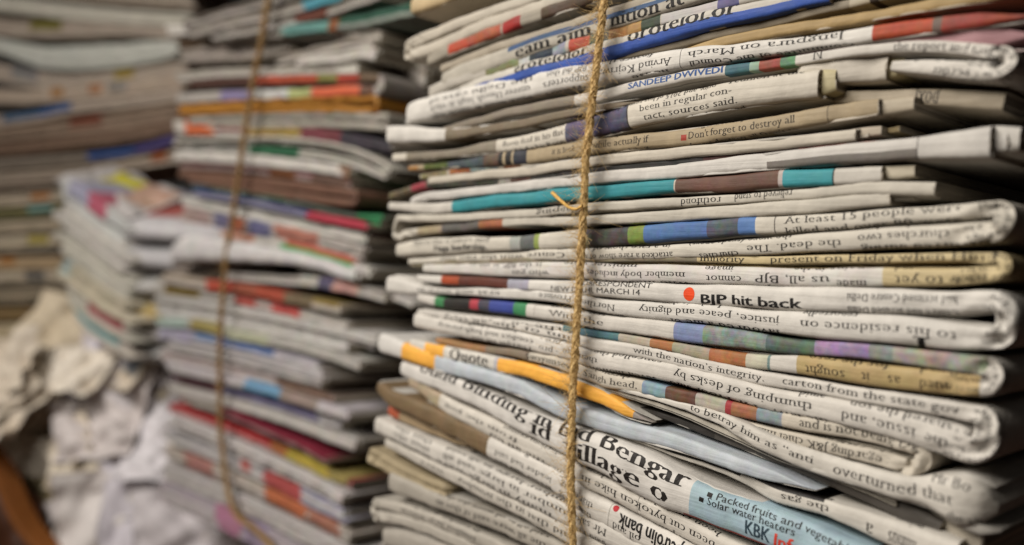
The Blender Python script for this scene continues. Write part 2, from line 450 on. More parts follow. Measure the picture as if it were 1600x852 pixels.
def fold(up, low=None, loop='R', base='cfc9be', b=(), t=(), dots=(), **k):
    P = lambda q: [tuple(float(x) for x in p.split(',')) for p in q.split()]
    f = Fold(P(up), P(low) if low else None, loop, base=base, **k)
    for x in b: f.block(*x)
    for x in t: f.line(x[0], x[1], x[2], **(x[3] if len(x) > 3 else {}))
    for x in dots: dot(f, *x)
    return f
def paper(label, f, *more, group='newspapers tied in the front stack', cap='b3aa9b'):
    """a folded newspaper: its outer sheaf, the pages inside it, and any further visible sections"""
    o = bpy.data.objects.new('newspaper', None); COL.objects.link(o)
    o.location = f.eval(np.array([f.u[-1] / 2]), np.array([0.0]))[0]
    tag(o, label, 'newspaper', group)
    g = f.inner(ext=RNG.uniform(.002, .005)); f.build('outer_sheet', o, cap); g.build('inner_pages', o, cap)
    for n, x in more: x.build(n, o, cap)
    if f.plane is FACE and not f.pair:           # outer sheets that have slipped a little past the fold
        for sg in ((1, -1) if RNG.random() < .5 else (1,)):
            k = RNG.uniform(.13, .22); a = RNG.uniform(-.004, .004)
            q = [(x + a * 900, y + sg * th * (.5 - k * .45), th * k) for x, y, th in f.pts]
            c = tuple(np.clip(np.array(srgb('cfc9be')) * .5 + np.array(f.base) * .55, 0, 1) * RNG.uniform(.8, 1.05))
            e = Fold(q, base=c, off=f.off - RNG.uniform(-.0002, .0007), plane=FACE, step=.003, tips=f.tips, wob=1.6); e.build('loose_sheet', o, cap)
    return o

# ------------------------------------------------------------------ front stack, from the top down
A1 = dict(arm=1)
paper('cream newspaper fold cut off by the top edge above the front stack',
      fold('642,14,24 660,8,26 700,-8,26 780,-40,26', base='c2ab84', off=-0.002))
paper('grey newspaper whose thin hairpin fold opens at the top left of the front stack',
      fold('648,66,17 720,38,18 800,9,18 900,-24,18 1000,-54,18', '648,88,20 720,58,20 790,30,20 880,-2,20 1000,-42,20', 'L', base='bdb4a4', off=-0.001, reach=1.2))
paper('grey newspaper with a row of orange and red picture patches near the top',
      fold('668,98,16 705,79,18 760,57,19 800,40,19 900,5,20 1000,-28,20', base='9a9283',
           b=[(705, 735, 'b5421f', .5), (735, 785, 'a8502c', .8), (788, 818, 'a01f18', .3), (850, 1000, '54412f', .4)]))
paper('plain thin grey newspaper under the one with orange patches',
      fold('688,109,12 740,89,14 800,68,14 937,25,14 1040,-8,14', base='a79c8a'))
paper('newspaper with a blue upper strip over black headline letters near the top of the twine',
      fold('690,128,18 715,117,24 760,101,27 800,87,28 860,66,28 935,42,28 1045,8,26 1120,-18,26', base='b4ad9f',
           b=[(800, 1120, '2f4f78', .3, 0, 0.25, 9)],
           t=[('eam aim', 812, 930, dict(f=-.3, em=.007, style='head')), ('nition at', 960, 1075, dict(f=-.2, em=.007, style='head'))]))
paper('newspaper showing an olive, navy and red picture strip above the bright blue one',
      fold('668,147,14 690,137,18 715,127,20 765,112,20 830,92,21 900,72,21 980,50,21 1035,33,20 1130,10,18 1200,-10,18', base='b9b2a6',
           b=[(764, 815, '7f8258', .6), (815, 832, 'b8bab8', .2), (832, 868, '2a3745', .5), (868, 890, '8f99a5', .5), (895, 925, 'b04224', .5), (925, 955, '4d5a4c', .6),
              (955, 985, 'a9783f', .6), (985, 1006, 'b98a48', .4), (1006, 1036, '3b4a3a', .6), (1038, 1125, 'b7b3b0', 0), (1125, 1160, '5a5687', .4)]))
paper('newspaper with a bright blue lower band under cut black headline letters',
      fold('676,165,16 710,152,22 747,137,26 800,122,29 850,108,30 925,86,31 1045,50,30 1170,20,28 1300,-8,26', base='c5bfb3',
           b=[(747, 1300, '2c55ae', .12, 0, -9, .12)],
           t=[('erotelolor', 812, 925, dict(f=.4, em=.006, style='head')), ('orotelol.or', 985, 1158, dict(f=.42, em=.0075, style='head'))]))
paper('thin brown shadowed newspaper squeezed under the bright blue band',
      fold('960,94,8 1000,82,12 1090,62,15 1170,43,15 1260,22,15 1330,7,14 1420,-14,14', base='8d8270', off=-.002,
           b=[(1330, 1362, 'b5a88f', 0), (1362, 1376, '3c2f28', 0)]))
paper('plain tan newspaper lying on the white one with an orange end',
      fold('1050,88,8 1090,76,14 1195,54,17 1360,26,18 1450,10,18 1620,-18,18', base='a98f62'))
paper('white newspaper with inverted text and a rounded left end, turning orange at its right',
      fold('634,180,30 680,169,38 755,151,40 845,133,38 925,117,34 1045,97,31 1170,79,26 1320,60,22 1367,53,24 1460,41,25 1620,24,20', base='d8d3ca',
           b=[(1367, 1460, 'b8481c', .55), (1460, 1475, '6b5a50', .2), (1475, 1620, '9a3f2c', .6), (1069, 1070, '3a3632', 0)], tips='rt',
           t=[('unteer Umesh Singh in which', 838, 682, dict(f=-.25, em=.0046)), ('supporters', 930, 858, dict(f=-.3, em=.0052)), ('the Delhi case of', 842, 680, dict(f=.45, em=.0042)), ('BJP did that', 925, 862, dict(f=.5, em=.004)),
              ('Arvind Kejriwal', 1056, 938, dict(f=-.05, em=.0048)), ('finance the', 1022, 945, dict(f=.72, em=.004)), ('Jangpura on March', 1322, 1080, dict(f=.38, em=.0038)), ('Committee of the Council', 1338, 1083, dict(f=-.45, em=.0038)), ('house', 1050, 990, dict(f=-.75, em=.004))]))
paper('pink and maroon newspaper that widens to the right under the orange end',
      fold('930,130,7 1000,114,9 1200,93,12 1330,78,22 1450,68,36 1620,56,52', base='a98083', off=-.003, b=[(930, 1180, '6f2b2b', .15)], tips='ct'))
paper('newspaper with blue capital letters and a big rolled right end near the top',
      fold('690,205,10 800,176,14 935,150,17 1045,126,17 1132,111,16 1185,103,15 1260,92,15 1320,83,16 1400,76,18 1500,76,20 1560,84,22',
           '1395,104,16 1440,105,22 1500,110,28 1560,113,30', base='cfc9bf', fine=True, reach=.9,
           b=[(1135, 1172, '3d6c72', .4), (1172, 1186, '8fae98', .4), (1186, 1220, 'a5513e', .5), (1220, 1244, '5f8f70', .6), (690, 900, '8a7f6f', .1)],  # last block paints shade on the left part of the fold
           t=[('SANDEEP DWIVEDI', 985, 1133, dict(f=.05, em=.0036, style='bold', colour='2b4f86')), ('N', 1272, 1288, dict(f=.1, em=.005)),
              ('the report and that', 1400, 1555, dict(f=-.1, em=.004)), ('the court in pilot', 1560, 1410, dict(f=.5, em=.004, arm=1)), ('in order', 1530, 1460, dict(f=-.3, em=.004, arm=1))]),
      ('folded_section', fold('1290,153,18 1420,152,24 1500,155,28 1572,160,30', base='a69a86', off=-.006, t=[('pox(', 1470, 1432, dict(f=0, em=.007))])))
paper('shadowed newspaper with a white rolled tip at the left below the rounded white end',
      fold('603,212,28 640,211,27 680,212,22 740,206,15 800,197,14 920,172,12 1000,158,9', base='d2cdc4', b=[(700, 1000, '7d6f5a', .1)], tips='rt', off=.001))  # brown block right of the white tip is painted shade
paper('thick newspaper reading been in regular contact, with grey page ends at its right',
      fold('612,247,12 705,240,13 790,228,21 850,218,27 905,205,32 960,192,36 1000,180,39 1095,160,43 1180,145,44 1284,132,44', base='cfc7b8',
           b=[(890, 988, '5b5470', .75), (988, 990, '3a3632', 0), (640, 780, '8a806f', .1)],
           t=[('Roon dead in his flat', 790, 888, dict(f=.05, em=.0042)), ('been in regular con-', 1008, 1153, dict(f=.22, em=.0040)), ('tact, sources said.', 1014, 1162, dict(f=-.4, em=.004)), ('had moved', 1085, 1170, dict(f=-.88, em=.004)),
              ('ority, and 2015 of less severe dentures', 1125, 940, dict(f=.72, em=.0036)), ('reunion at the', 1145, 1262, dict(f=.78, em=.004))]),
      ('inner_pages', fold('1200,138,36 1300,129,38 1310,127,34', base='c3b892', off=-.0015, tips='cc')),
      ('folded_section', fold('1240,120,34 1300,112,42 1375,107,42 1392,106,40', base='c8c0b2', off=-.003)),
      ('inner_pages', fold('1300,110,32 1404,106,32 1418,105,28', base='c0b48f', off=-.0045)))
paper('brownish newspaper reading dont forget to destroy all beside a small red square',
      fold('636,263,7 700,259,9 785,249,21 880,238,24 920,232,24 1000,222,24 1075,214,25 1245,189,26 1297,180,27 1375,168,26', base='a8977a',  # brown base tint carries the shade lying on this fold
           b=[(636, 655, 'b07a3a', .3), (665, 702, '5c6a2e', .6), (702, 760, '4a565a', .5), (760, 784, '6b5547', .6), (784, 790, '2b2826', .1), (794, 803, '2b2826', .1), (806, 826, '34363f', .4), (1068.5, 1076.5, 'a8321c', 0, 0, -.42, .3), (1297, 1298, '2a2622', 0)],
           t=[('it is look', 868, 905, dict(f=0, em=.0042)), ('while actually if', 932, 1018, dict(f=0, em=.0045)), ("Don't forget to destroy all", 1079, 1247, dict(f=0, em=.0042))]),
      ('inner_pages', fold('1340,173,22 1400,166,24 1432,162,22', base='b9ad98', off=-.002)))
paper('thin newspaper with small orange pictures above a plain cream strip',
      fold('655,277,7 690,272,9 742,264,9 800,258,10 915,246,9 1000,237,7', base='b8b0a2', off=-.001, b=[(660, 700, '8b7d5a', .6), (705, 737, 'a8602f', .7), (737, 780, '8c9a9c', .4), (790, 815, '8a5a3a', .6)]))
paper('plain cream newspaper strip ending in short stepped pages near the top right',
      fold('668,283,11 740,276,13 805,270,15 915,254,16 1000,246,17 1095,236,18 1180,228,18 1250,221,18 1340,210,18', base='c4bbab'),
      ('inner_pages', fold('1300,214,14 1345,209,16 1378,205,15', base='b8ab98', off=-.002)),
      ('inner_pages', fold('1370,206,8 1405,201,10', base='a59470', off=-.004)))
paper('dark newspaper strip printed with black and red pictures above a thin white fold',
      fold('606,308,10 640,297,10 662,290,10 730,287,10 820,280,10 915,269,10 1010,260,11 1095,251,12 1180,242,11 1260,232,9 1376,224,9', base='6f6556', off=-.001,
           b=[(606, 640, '6d6045', .7), (644, 668, 'a03a44', .3), (670, 780, '45453a', .8), (780, 800, '9b948a', .4), (800, 830, '5b3c34', .6), (830, 1100, '2b2926', .5), (1100, 1250, '4d2f2a', .4), (1250, 1376, '8e3a22', .3)]))
paper('large white newspaper whose broad plain end juts out right of the stack',
      fold('640,316,10 660,309,12 705,304,13 800,293,15 910,281,18 1000,273,20 1095,264,23 1200,253,27 1320,241,30 1438,232,36 1552,222,50', base='cdc8c0', bulge=.8,
           b=[(1200, 1437, '77716a', .1, 0, -9, -.05), (1437, 1438.5, '2e2a27', 0)]),
      ('inner_pages', fold('1440,230,28 1556,220,46 1597,218,36', base='c9c4bb', off=-.003)))
paper('newspaper with a long turquoise strip split by a brown picture',
      fold('607,322,12 630,323,13 655,326,15 712,323,18 800,313,20 905,303,21 1000,296,21 1058,292,21 1140,287,26 1222,281,27 1305,276,27 1380,273,25', base='cbc5ba',
           b=[(711, 1058, '24909a', .1), (1058, 1060, 'c9b9a8', 0), (1060, 1219, '6b4a3c', .25), (1219, 1226, 'b5aaa2', .2), (1226, 1305, '2a98a2', .1), (1305, 1307.5, '2c2725', 0)]),
      ('inner_pages', fold('1340,272,20 1402,269,22 1431,267,19', base='c2b8a2', off=-.002)))
paper('newspaper with a hairpin left end and black cut letters under the turquoise strip',
      fold('622,341,11 700,341,12 830,333,13 920,325,14 1000,320,15 1075,316,15 1245,304,16 1380,295,22 1462,296,22',
           '632,364,11 695,358,12 750,352,12 830,346,13 920,345,15 1000,341,17 1095,335,20 1200,327,22 1320,317,22 1392,310,22', 'L', base='c3bcae', reach=1.5,
           b=[(655, 694, 'a8987a', .2, 1), (694, 752, '64605d', .3, 1), (752, 787, 'a8623f', .5, 1)],
           t=[('rothfond', 1130, 1064, dict(f=.1, em=.0042)), ('relieved to stand', 1240, 1150, dict(f=.5, em=.0042)), ('lapping', 900, 840, dict(f=.1, em=.004))], tips='cc'),
      ('inner_pages', fold('1350,309,16 1410,304,18 1428,303,17', base='b8b1a4', off=-.002)))
T1 = dict(em=.0042)
paper('newspaper with a blue picture strip reading at least 15 people, rolled at its right end',
      fold('618,391,20 690,385,27 800,381,23 905,374,28 1010,366,28 1110,358,27 1210,352,27 1350,343,25 1510,329,24 1562,326,26',
           '640,409,8 730,404,11 830,400,16 905,398,19 1000,395,20 1095,391,22 1200,385,27 1350,375,32 1475,367,34 1550,363,34', base='cdc6b8', fine=True, reach=.75,
           b=[(802, 818, 'a9aaa6', .2), (818, 840, '66696a', .3), (840, 847, '8fa04a', .1), (920, 1010, '52504a', .9), (1010, 1110, '4a74ae', .3), (1110, 1157, '565f6c', .8), (1157, 1184, '4d77b5', .1), (1213, 1214.5, '26221f', 0), (988, 1012, '7f9a3c', .6)],
           t=[('Since the Centre and', 652, 770, dict(f=.5, em=.0042)), ('Naga leadership.', 684, 768, dict(f=-.35, em=.0046, style='bold')),
              ('At least 15 people were', 1230, 1510, dict(f=.32, em=.0038)), ('killed and over 80 were', 1230, 1505, dict(f=-.62, em=.0038)), ('black', 1535, 1585, dict(f=.2, em=.0036)),
              ('attacked a rare show of at', 1055, 915, dict(f=-.35, em=.0038, arm=1)), ('in a rare show of at', 1050, 915, dict(f=.55, em=.0036, arm=1)), ('the were (trade apart)', 1240, 1078, dict(f=.6, em=.0036, arm=1)), ('the dead. The', 1320, 1170, dict(f=-.1, em=.0038, arm=1)), ('churches two', 1490, 1345, dict(f=.2, em=.0038, arm=1)), ('occurred during', 1555, 1350, dict(f=-.55, em=.0038, arm=1)), ('churches', 1158, 1095, dict(f=-.65, em=.0036, arm=1)), ('Centre with the two that', 890, 690, dict(f=.1, em=.0036, arm=1))]))
paper('yellowed newspaper reading present on Friday when, curled round at its right end',
      fold('640,414,7 730,409,9 900,406,8 1100,405,10 1200,407,12 1375,404,14 1500,402,15 1562,403,18',
           '664,419,12 735,421,18 830,422,24 895,423,27 1000,427,28 1095,430,28 1200,432,29 1383,433,29 1500,432,27 1555,428,24', base='c8b68c', fine=True, reach=1.0,
           b=[(664, 1383, 'd2cdc6', 0, 1), (640, 1090, '8b8068', .2)],
           t=[('minority', 1095, 1165, dict(f=0, em=.0034)), ('present on Friday when Hind', 1205, 1560, dict(f=0, em=.0036)),
              ('is the BJP, is able to', 850, 735, dict(f=.35, em=.0036, arm=1)), ('who gun', 862, 805, dict(f=-.3, em=.004, arm=1)), ('minister state', 1000, 885, dict(f=.55, em=.0036, arm=1)), ('member body includes', 1075, 922, dict(f=-.05, em=.004, arm=1)), ('who made such', 1080, 930, dict(f=-.62, em=.0038, arm=1)), ('image', 1150, 1104, dict(f=.45, em=.004, arm=1)), ('cannot', 1165, 1107, dict(f=-.3, em=.004, arm=1)), ('us all, BJP', 1300, 1184, dict(f=-.1, em=.0042, arm=1)), ('in the', 1290, 1242, dict(f=.6, em=.004, arm=1)), ('pains', 1353, 1297, dict(f=.3, em=.0042, arm=1)), ('made', 1357, 1310, dict(f=-.6, em=.0042, arm=1)), ('to yet', 1478, 1402, dict(f=-.2, em=.0044, arm=1)), ('and', 1430, 1400, dict(f=.6, em=.004, arm=1)), ('session', 1570, 1490, dict(f=-.3, em=.0042, arm=1))]))
paper('white newspaper reading BJP hit back beside a round orange dot',
      fold('654,435,10 690,437,13 740,440,15 795,444,16 830,446,17 900,450,24 960,453,25 1095,460,33 1200,465,36 1400,471,40 1500,474,36 1552,470,34',
           '604,443,28 630,447,26 655,452,15 785,458,16 897,468,19 960,480,23 1095,490,31 1200,501,35 1350,513,44 1450,520,46 1510,526,42 1552,528,36', base='d6d1c8', fine=True, reach=.75,
           b=[(692, 720, 'b0491f', .35), (720, 796, '6a3a2d', .3), (796, 830, 'a6a6b4', .15)], tips='cr', dots=[(1082, .05, .0022, 'd8481c')],
           t=[('NEW DELHI, MARCH 14', 866, 1007, dict(f=-.32, em=.0034, style='sans')), ('CORRESPONDENT', 905, 1024, dict(f=.6, em=.0033, style='sans')), ('BJP hit back', 1099, 1258, dict(f=-.52, em=.0052, style='bold')),
              ('Centre had accused Delhi', 1500, 1330, dict(f=-.8, em=.004)),
              ('leader Tamil of', 905, 800, dict(f=.25, em=.0038, arm=1)), ('erat and were in', 785, 655, dict(f=0, em=.0038, arm=1)), ('Northern Province', 967, 845, dict(f=.1, em=.0042, arm=1)), ('an accord on', 980, 905, dict(f=-.7, em=.004, arm=1)), ('justice, peace and dignity', 1225, 1003, dict(f=.15, em=.0042, arm=1)), ('Lanka is the', 1130, 1040, dict(f=.75, em=.0038, arm=1)), ('favoured a life of', 1225, 1050, dict(f=-.5, em=.0042, arm=1)), ('reportedly', 1345, 1260, dict(f=.7, em=.0042, arm=1)), ('to his residence on', 1500, 1258, dict(f=.12, em=.0045, arm=1)), ('I', 1455, 1435, dict(f=-.75, em=.008, style='head', arm=1))]))

paper('newspaper reading with the Dimapur beside green, black and blue picture blocks',
      fold('652,465,11 690,472,15 745,477,17 800,482,20 822,485,21 900,496,23 920,500,23 1050,517,29 1150,529,30 1200,536,26 1350,550,24 1500,566,30 1545,572,32',
           '655,487,9 760,500,10 900,517,12 1025,537,14 1125,556,22 1200,567,24 1250,572,29 1425,591,37 1500,600,36 1535,604,34', base='d2ccc2', fine=True, reach=.8,
           b=[(684, 698, '3f8a54', .1), (698, 738, '34312f', .3), (738, 752, 'bb3a48', .2), (752, 767, '4a4a58', .4), (767, 805, '36489c', .2), (805, 824, '3d8f5c', .1), (838, 839, 'a8a298', 0),
              (1058, 1104, '7f8fb8', .3), (1104, 1200, '8c9a8e', .9), (1200, 1275, '5e7266', .8), (1275, 1362, '9c84ac', .6), (1362, 1400, '8d8c88', .7), (1400, 1545, 'a39e92', .7),
              (880, 970, '4d7a86', .5, 1), (970, 1020, 'b8b09a', .3, 1), (1020, 1055, 'b3703f', .5, 1), (1055, 1110, 'a79f86', .4, 1), (1110, 1168, 'b0703c', .6, 1), (1168, 1202, 'c0bba6', .1, 1), (1202, 1206, '6f8a86', 0, 1), (1248, 1600, 'b89f68', .1, 1)],
           t=[('With the', 862, 950, dict(f=-.05, em=.0042)), ('Dimapur rape', 932, 1040, dict(f=-.1, em=.0042)),
              ('sought', 1326, 1262, dict(f=-.2, em=.0048, arm=1)), ('for the reso', 1390, 1265, dict(f=.62, em=.004, arm=1)), ('it', 1364, 1350, dict(f=-.1, em=.0048, arm=1)), ('as', 1412, 1390, dict(f=-.1, em=.0048, arm=1)), ('\u201chued', 1505, 1440, dict(f=-.2, em=.0048, arm=1)), ('and has not', 1500, 1400, dict(f=-.8, em=.004, arm=1)), ('the all been has', 880, 700, dict(f=0, em=.0032, arm=1))]))
paper('newspaper with inverted lines on thumping of desks, its thick end crumpled at lower right',
      fold('658,491,10 770,504,13 900,530,16 920,536,18 1000,548,20 1100,572,23 1200,592,22 1300,610,22 1400,625,26 1500,641,28 1535,648,28',
           '645,499,24 700,511,21 755,521,24 830,535,26 897,551,27 920,559,28 1030,578,30 1100,594,32 1200,622,37 1300,641,39 1400,663,46 1500,690,54 1520,696,52', base='d3cdc3', fine=True, reach=.55, tips='cr',
           t=[('him or the all that the', 905, 660, dict(f=-.05, em=.0034)), ('of the act up in the', 1005, 820, dict(f=-.1, em=.0034)), ('with the nation\u2019s integrity.', 995, 1200, dict(f=0, em=.0038)), ('carton from the state gov', 1225, 1505, dict(f=.1, em=.004)),
              ('conduct and hugh particip', 838, 690, dict(f=.25, em=.0038, arm=1)), ('Hurriyat for the', 835, 742, dict(f=-.45, em=.0038, arm=1)), ('- pro', 880, 848, dict(f=-.2, em=.004, arm=1)), ('cancelled the', 1038, 930, dict(f=.3, em=.004, arm=1)), ('then the', 940, 885, dict(f=.1, em=.004, arm=1)), ('seven months', 1032, 925, dict(f=-.4, em=.0042, arm=1)),
              ('thumping of desks by', 1275, 1058, dict(f=.12, em=.0046, arm=1)), ('Mr Modi said', 1190, 1050, dict(f=-.7, em=.0044, arm=1)), ('the law,\u201d', 1300, 1203, dict(f=-.55, em=.0046, arm=1)), ('amid', 1290, 1250, dict(f=.6, em=.0044, arm=1)), ('issue, and', 1438, 1320, dict(f=-.05, em=.005, arm=1)), ('the', 1490, 1452, dict(f=-.1, em=.005, arm=1)), ('shared the son', 1490, 1330, dict(f=.6, em=.0046, arm=1))]))
paper('newspaper with faces in small colour pictures, reading and is not being',
      fold('680,531,9 740,543,10 830,557,14 897,574,22 920,584,24 990,602,22 1045,615,21 1120,631,22 1200,650,23 1300,669,24 1400,690,24 1440,703,24',
           '1000,616,6 1060,633,7 1120,650,9 1200,674,15 1300,698,22 1380,718,24 1415,728,24', base='c6bdad', reach=.7,
           b=[(680, 760, 'a77a4c', .3), (760, 830, '8a7a66', .2), (1008, 1044, '86a2ae', .5), (1044, 1090, '6b4c3a', .7), (1090, 1138, 'b2ab9a', .3), (1138, 1148, 'a83238', .2), (1148, 1186, 'a8704a', .6), (1186, 1226, '8a98a4', .5)],
           t=[('Swayamsevak Sangh head,', 826, 1000, dict(f=-.05, em=.0042)), ('and is not being tak', 1253, 1440, dict(f=.05, em=.0046)),
              ('regarding J&K chief minister', 1392, 1152, dict(f=0, em=.0042, arm=1)), ('through', 985, 925, dict(f=.75, em=.004))]))
paper('newspaper reading overturned, its bulging right end curled above the dark printed page',
      fold('960,607,5 990,614,7 1060,632,10 1120,652,20 1200,692,30 1300,729,37 1400,760,40 1440,770,44 1475,776,66 1520,788,92 1552,800,84', base='d2ccc1', off=.001, tips='tr', wob=1.6,
           t=[('to betray him as \u201canti', 1080, 1275, dict(f=.25, em=.004)), ('year the party Mr', 1320, 1490, dict(f=.6, em=.0046)), ('overturned that', 1304, 1500, dict(f=-.05, em=.0054)), ('and the party', 1480, 1550, dict(f=.35, em=.004)), ('Mr Bo', 1462, 1520, dict(f=.05, em=.005)), ('the all', 1490, 1540, dict(f=-.3, em=.004))]),
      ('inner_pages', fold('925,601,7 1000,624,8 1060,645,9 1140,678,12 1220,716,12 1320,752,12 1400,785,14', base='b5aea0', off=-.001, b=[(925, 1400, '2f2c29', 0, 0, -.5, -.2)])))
paper('orange yellow newspaper with the black word Quote near its left end',
      fold('640,537,16 660,542,18 690,550,20 740,560,21 780,569,22 830,581,23 900,604,24 940,620,22 991,648,15 1020,660,6', base='d6d1c6', off=.0005, tips='rt',
           b=[(668, 698, 'fbb31a', .06), (781, 991, 'fbb31a', .06), (991, 1030, '9c948c', .1), (776, 781, 'b9b6bb', 0)],
           t=[('Quote', 709, 768, dict(f=-.1, em=.0078, style='head'))]))
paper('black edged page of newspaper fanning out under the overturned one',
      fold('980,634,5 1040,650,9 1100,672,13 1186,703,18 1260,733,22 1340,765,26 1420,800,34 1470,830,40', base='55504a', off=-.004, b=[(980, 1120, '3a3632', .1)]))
paper('pale blue newspaper with a yellow band beside its rounded white left end',
      fold('592,533,28 605,537,32 635,548,28 660,558,26 685,566,27 740,582,24 800,602,24 890,643,26 920,652,27 990,674,26 1056,692,25 1120,713,24 1186,736,22 1240,754,12 1275,766,3', base='d6d2cb', off=.001, tips='rt',
           b=[(636, 684, 'fbb31a', .06), (684, 1280, 'b9c2ca', .06)]))
paper('white newspaper page with black rules and a few inverted letters above the blue box',
      fold('930,668,3 1000,690,6 1080,716,12 1160,745,18 1200,764,26 1300,796,27 1400,832,44 1460,856,56 1500,872,60', base='cfc9be', off=-.0015,
           b=[(930, 1160, '2b2826', 0, 0, .1, 9), (1160, 1290, '2b2826', 0, 0, .62, 9)],
           t=[('the all said', 1330, 1220, dict(f=-.55, em=.0042)), ('the gas', 1300, 1225, dict(f=.1, em=.0036)), ('a', 1372, 1358, dict(f=-.2, em=.006)), ('minus', 1440, 1395, dict(f=-.1, em=.006))]),
      ('inner_pages', fold('1440,800,30 1500,815,60 1545,830,80', base='b7ae9e', off=-.006)))
HL = '211d1b'
paper('large headline newspaper with a light blue advertisement box edged by a red line',
      fold('625,572,22 660,586,26 700,601,30 740,616,32 800,646,36 860,675,44 905,693,52 960,714,62 1000,735,72 1050,761,70 1100,782,60 1160,806,60 1200,820,62 1280,856,66 1360,890,70', base='d9d4cc', off=.0005,
           b=[(1090, 1360, 'a0bcc8', .06), (1080, 1360, 'b8392a', .05, 0, -.93, -.80)],
           t=[('ound Binding in B', 660, 905, dict(f=.9, em=.009, style='head', colour=HL)), ('nd Bengar', 893, 1084, dict(f=.80, em=.0088, style='head', colour=HL)), ('id', 838, 872, dict(f=-.1, em=.009, style='head', colour=HL)), ('village o', 896, 1062, dict(f=-.34, em=.0092, style='head', colour=HL)),
              ('\u25a0 Packed fruits and vegetables', 1113, 1352, dict(f=.70, em=.0042, style='sans')), ('\u25a0 Solar water heaters', 1103, 1250, dict(f=.30, em=.0042, style='sans')),
              ('KBK', 1174, 1216, dict(f=-.38, em=.0046*1.27, style='bold', colour='2b3b46')), ('Info', 1222, 1262, dict(f=-.46, em=.0046*1.27, style='bold', colour='c8402f'))]))
paper('white newspaper reading token hike just above the bold inverted words',
      fold('640,592,17 690,626,25 740,653,28 800,683,31 850,707,30 890,728,29 920,748,29 960,766,31 1000,786,33 1040,806,34 1100,838,36 1180,880,38', base='cfc8bc',
           b=[(640, 690, 'b5a284', .2), (1003, 1004, '8a847a', 0)],
           t=[('elections exempt', 880, 790, dict(f=.45, em=.0036)), ('from the poll', 815, 700, dict(f=.2, em=.0036)), ('the all for', 860, 770, dict(f=-.55, em=.0036)), ('token hike in', 1030, 915, dict(f=.1, em=.005)), ('been cut by', 1125, 1030, dict(f=.1, em=.005)), ('the petrol', 1090, 1022, dict(f=-.5, em=.0048)), ('fuel', 985, 955, dict(f=-.75, em=.0048))]))
paper('newspaper brown at the left and white with bold inverted words at the right',
      fold('588,602,16 610,619,25 650,637,29 690,656,32 770,697,36 800,713,35 850,738,37 890,761,39 920,784,40 1000,828,44 1060,858,46 1120,890,46', base='d6d0c6',
           b=[(588, 770, '7b6546', .12), (958, 959, '8f897f', 0)], dots=[(966, .78, .0013, 'a8242c')],
           t=[('leader had said', 870, 782, dict(f=.0, em=.0042)), ('Congress Batima', 890, 795, dict(f=.6, em=.004)), ('that Cong', 935, 885, dict(f=.3, em=.0048)), ('in bank', 1030, 975, dict(f=.4, em=.007, style='bold')), ('petrol', 1075, 1030, dict(f=.3, em=.0075, style='bold')), ('oil and', 1010, 965, dict(f=-.3, em=.005))]))
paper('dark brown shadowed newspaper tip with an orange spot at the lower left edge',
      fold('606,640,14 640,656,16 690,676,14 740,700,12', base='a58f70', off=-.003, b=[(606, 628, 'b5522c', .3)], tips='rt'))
paper('white newspaper with rows of blurred inverted print under the brown folded one',
      fold('584,661,22 620,677,26 655,692,28 700,713,31 760,741,32 820,769,34 885,802,36 940,828,38 1000,858,40 1060,890,40', base='cec8be', tips='rc',
           t=[('number in large said all', 905, 700, dict(f=.3, em=.0046)), ('many in large were', 870, 690, dict(f=-.35, em=.0046)), ('Mr said', 955, 905, dict(f=.3, em=.005)), ('that the', 680, 620, dict(f=.1, em=.004))]))
paper('newspaper with dim grey print fourth from the bottom left of the front stack',
      fold('600,690,12 650,714,17 730,753,22 800,788,25 850,813,28 910,844,30 980,880,30', base='c4bdb1',
           t=[('said that in the number', 905, 720, dict(f=.1, em=.0046)), ('were', 700, 660, dict(f=0, em=.004))]))
paper('newspaper with a tan looped tip poking out at the lower left of the front stack',
      fold('582,704,12 610,722,13 640,738,12 700,766,12', '588,722,11 612,736,12 640,750,12 700,778,11', 'L', base='a6977a', off=.0, reach=.8))
paper('grey newspaper with a squared left end low in the front stack',
      fold('614,752,30 680,779,26 740,802,26 800,826,26 880,862,28 940,890,28', base='a9a296', tips='cc', t=[('the all were said of that in', 860, 690, dict(f=.1, em=.0046))]))
paper('grey newspaper with a looped left end at the very bottom of the front stack',
      fold('586,785,14 640,798,18 700,820,20 760,846,22 820,872,22', '596,806,16 640,816,18 700,838,20 760,866,22 800,884,22', 'L', base='b3aca0', reach=.9, t=[('number large were in', 750, 630, dict(f=0, em=.0046))]))
paper('grey rolled newspaper end cut off by the bottom edge beside the looped one',
      fold('596,838,26 640,846,32 700,868,32 740,884,32', base='a8a196', tips='rc'))

def layers(up, n, jit, base):
    """the thinner sheaves a thick folded edge is made of: their lines, one under another, none quite flush"""
    P = [[float(x) for x in p.split(',')] for p in up.split()]; out = []
    w = RNG.uniform(.7, 1.3, n); w /= w.sum(); c = -.5
    for k in range(n):
        mid = c + w[k] / 2; c += w[k]
        Q = [list(p) for p in P]; Q[0][0] += RNG.uniform(-jit, jit); Q[-1][0] += RNG.uniform(-jit, jit)
        t = RNG.uniform(.86, 1.06); col = tuple(np.clip(np.array(srgb(base)) * t, 0, 1))
        out.append((' '.join('%.1f,%.2f,%.2f' % (x, y + th * mid, th * w[k] * 1.02) for x, y, th in Q), col))
    return out

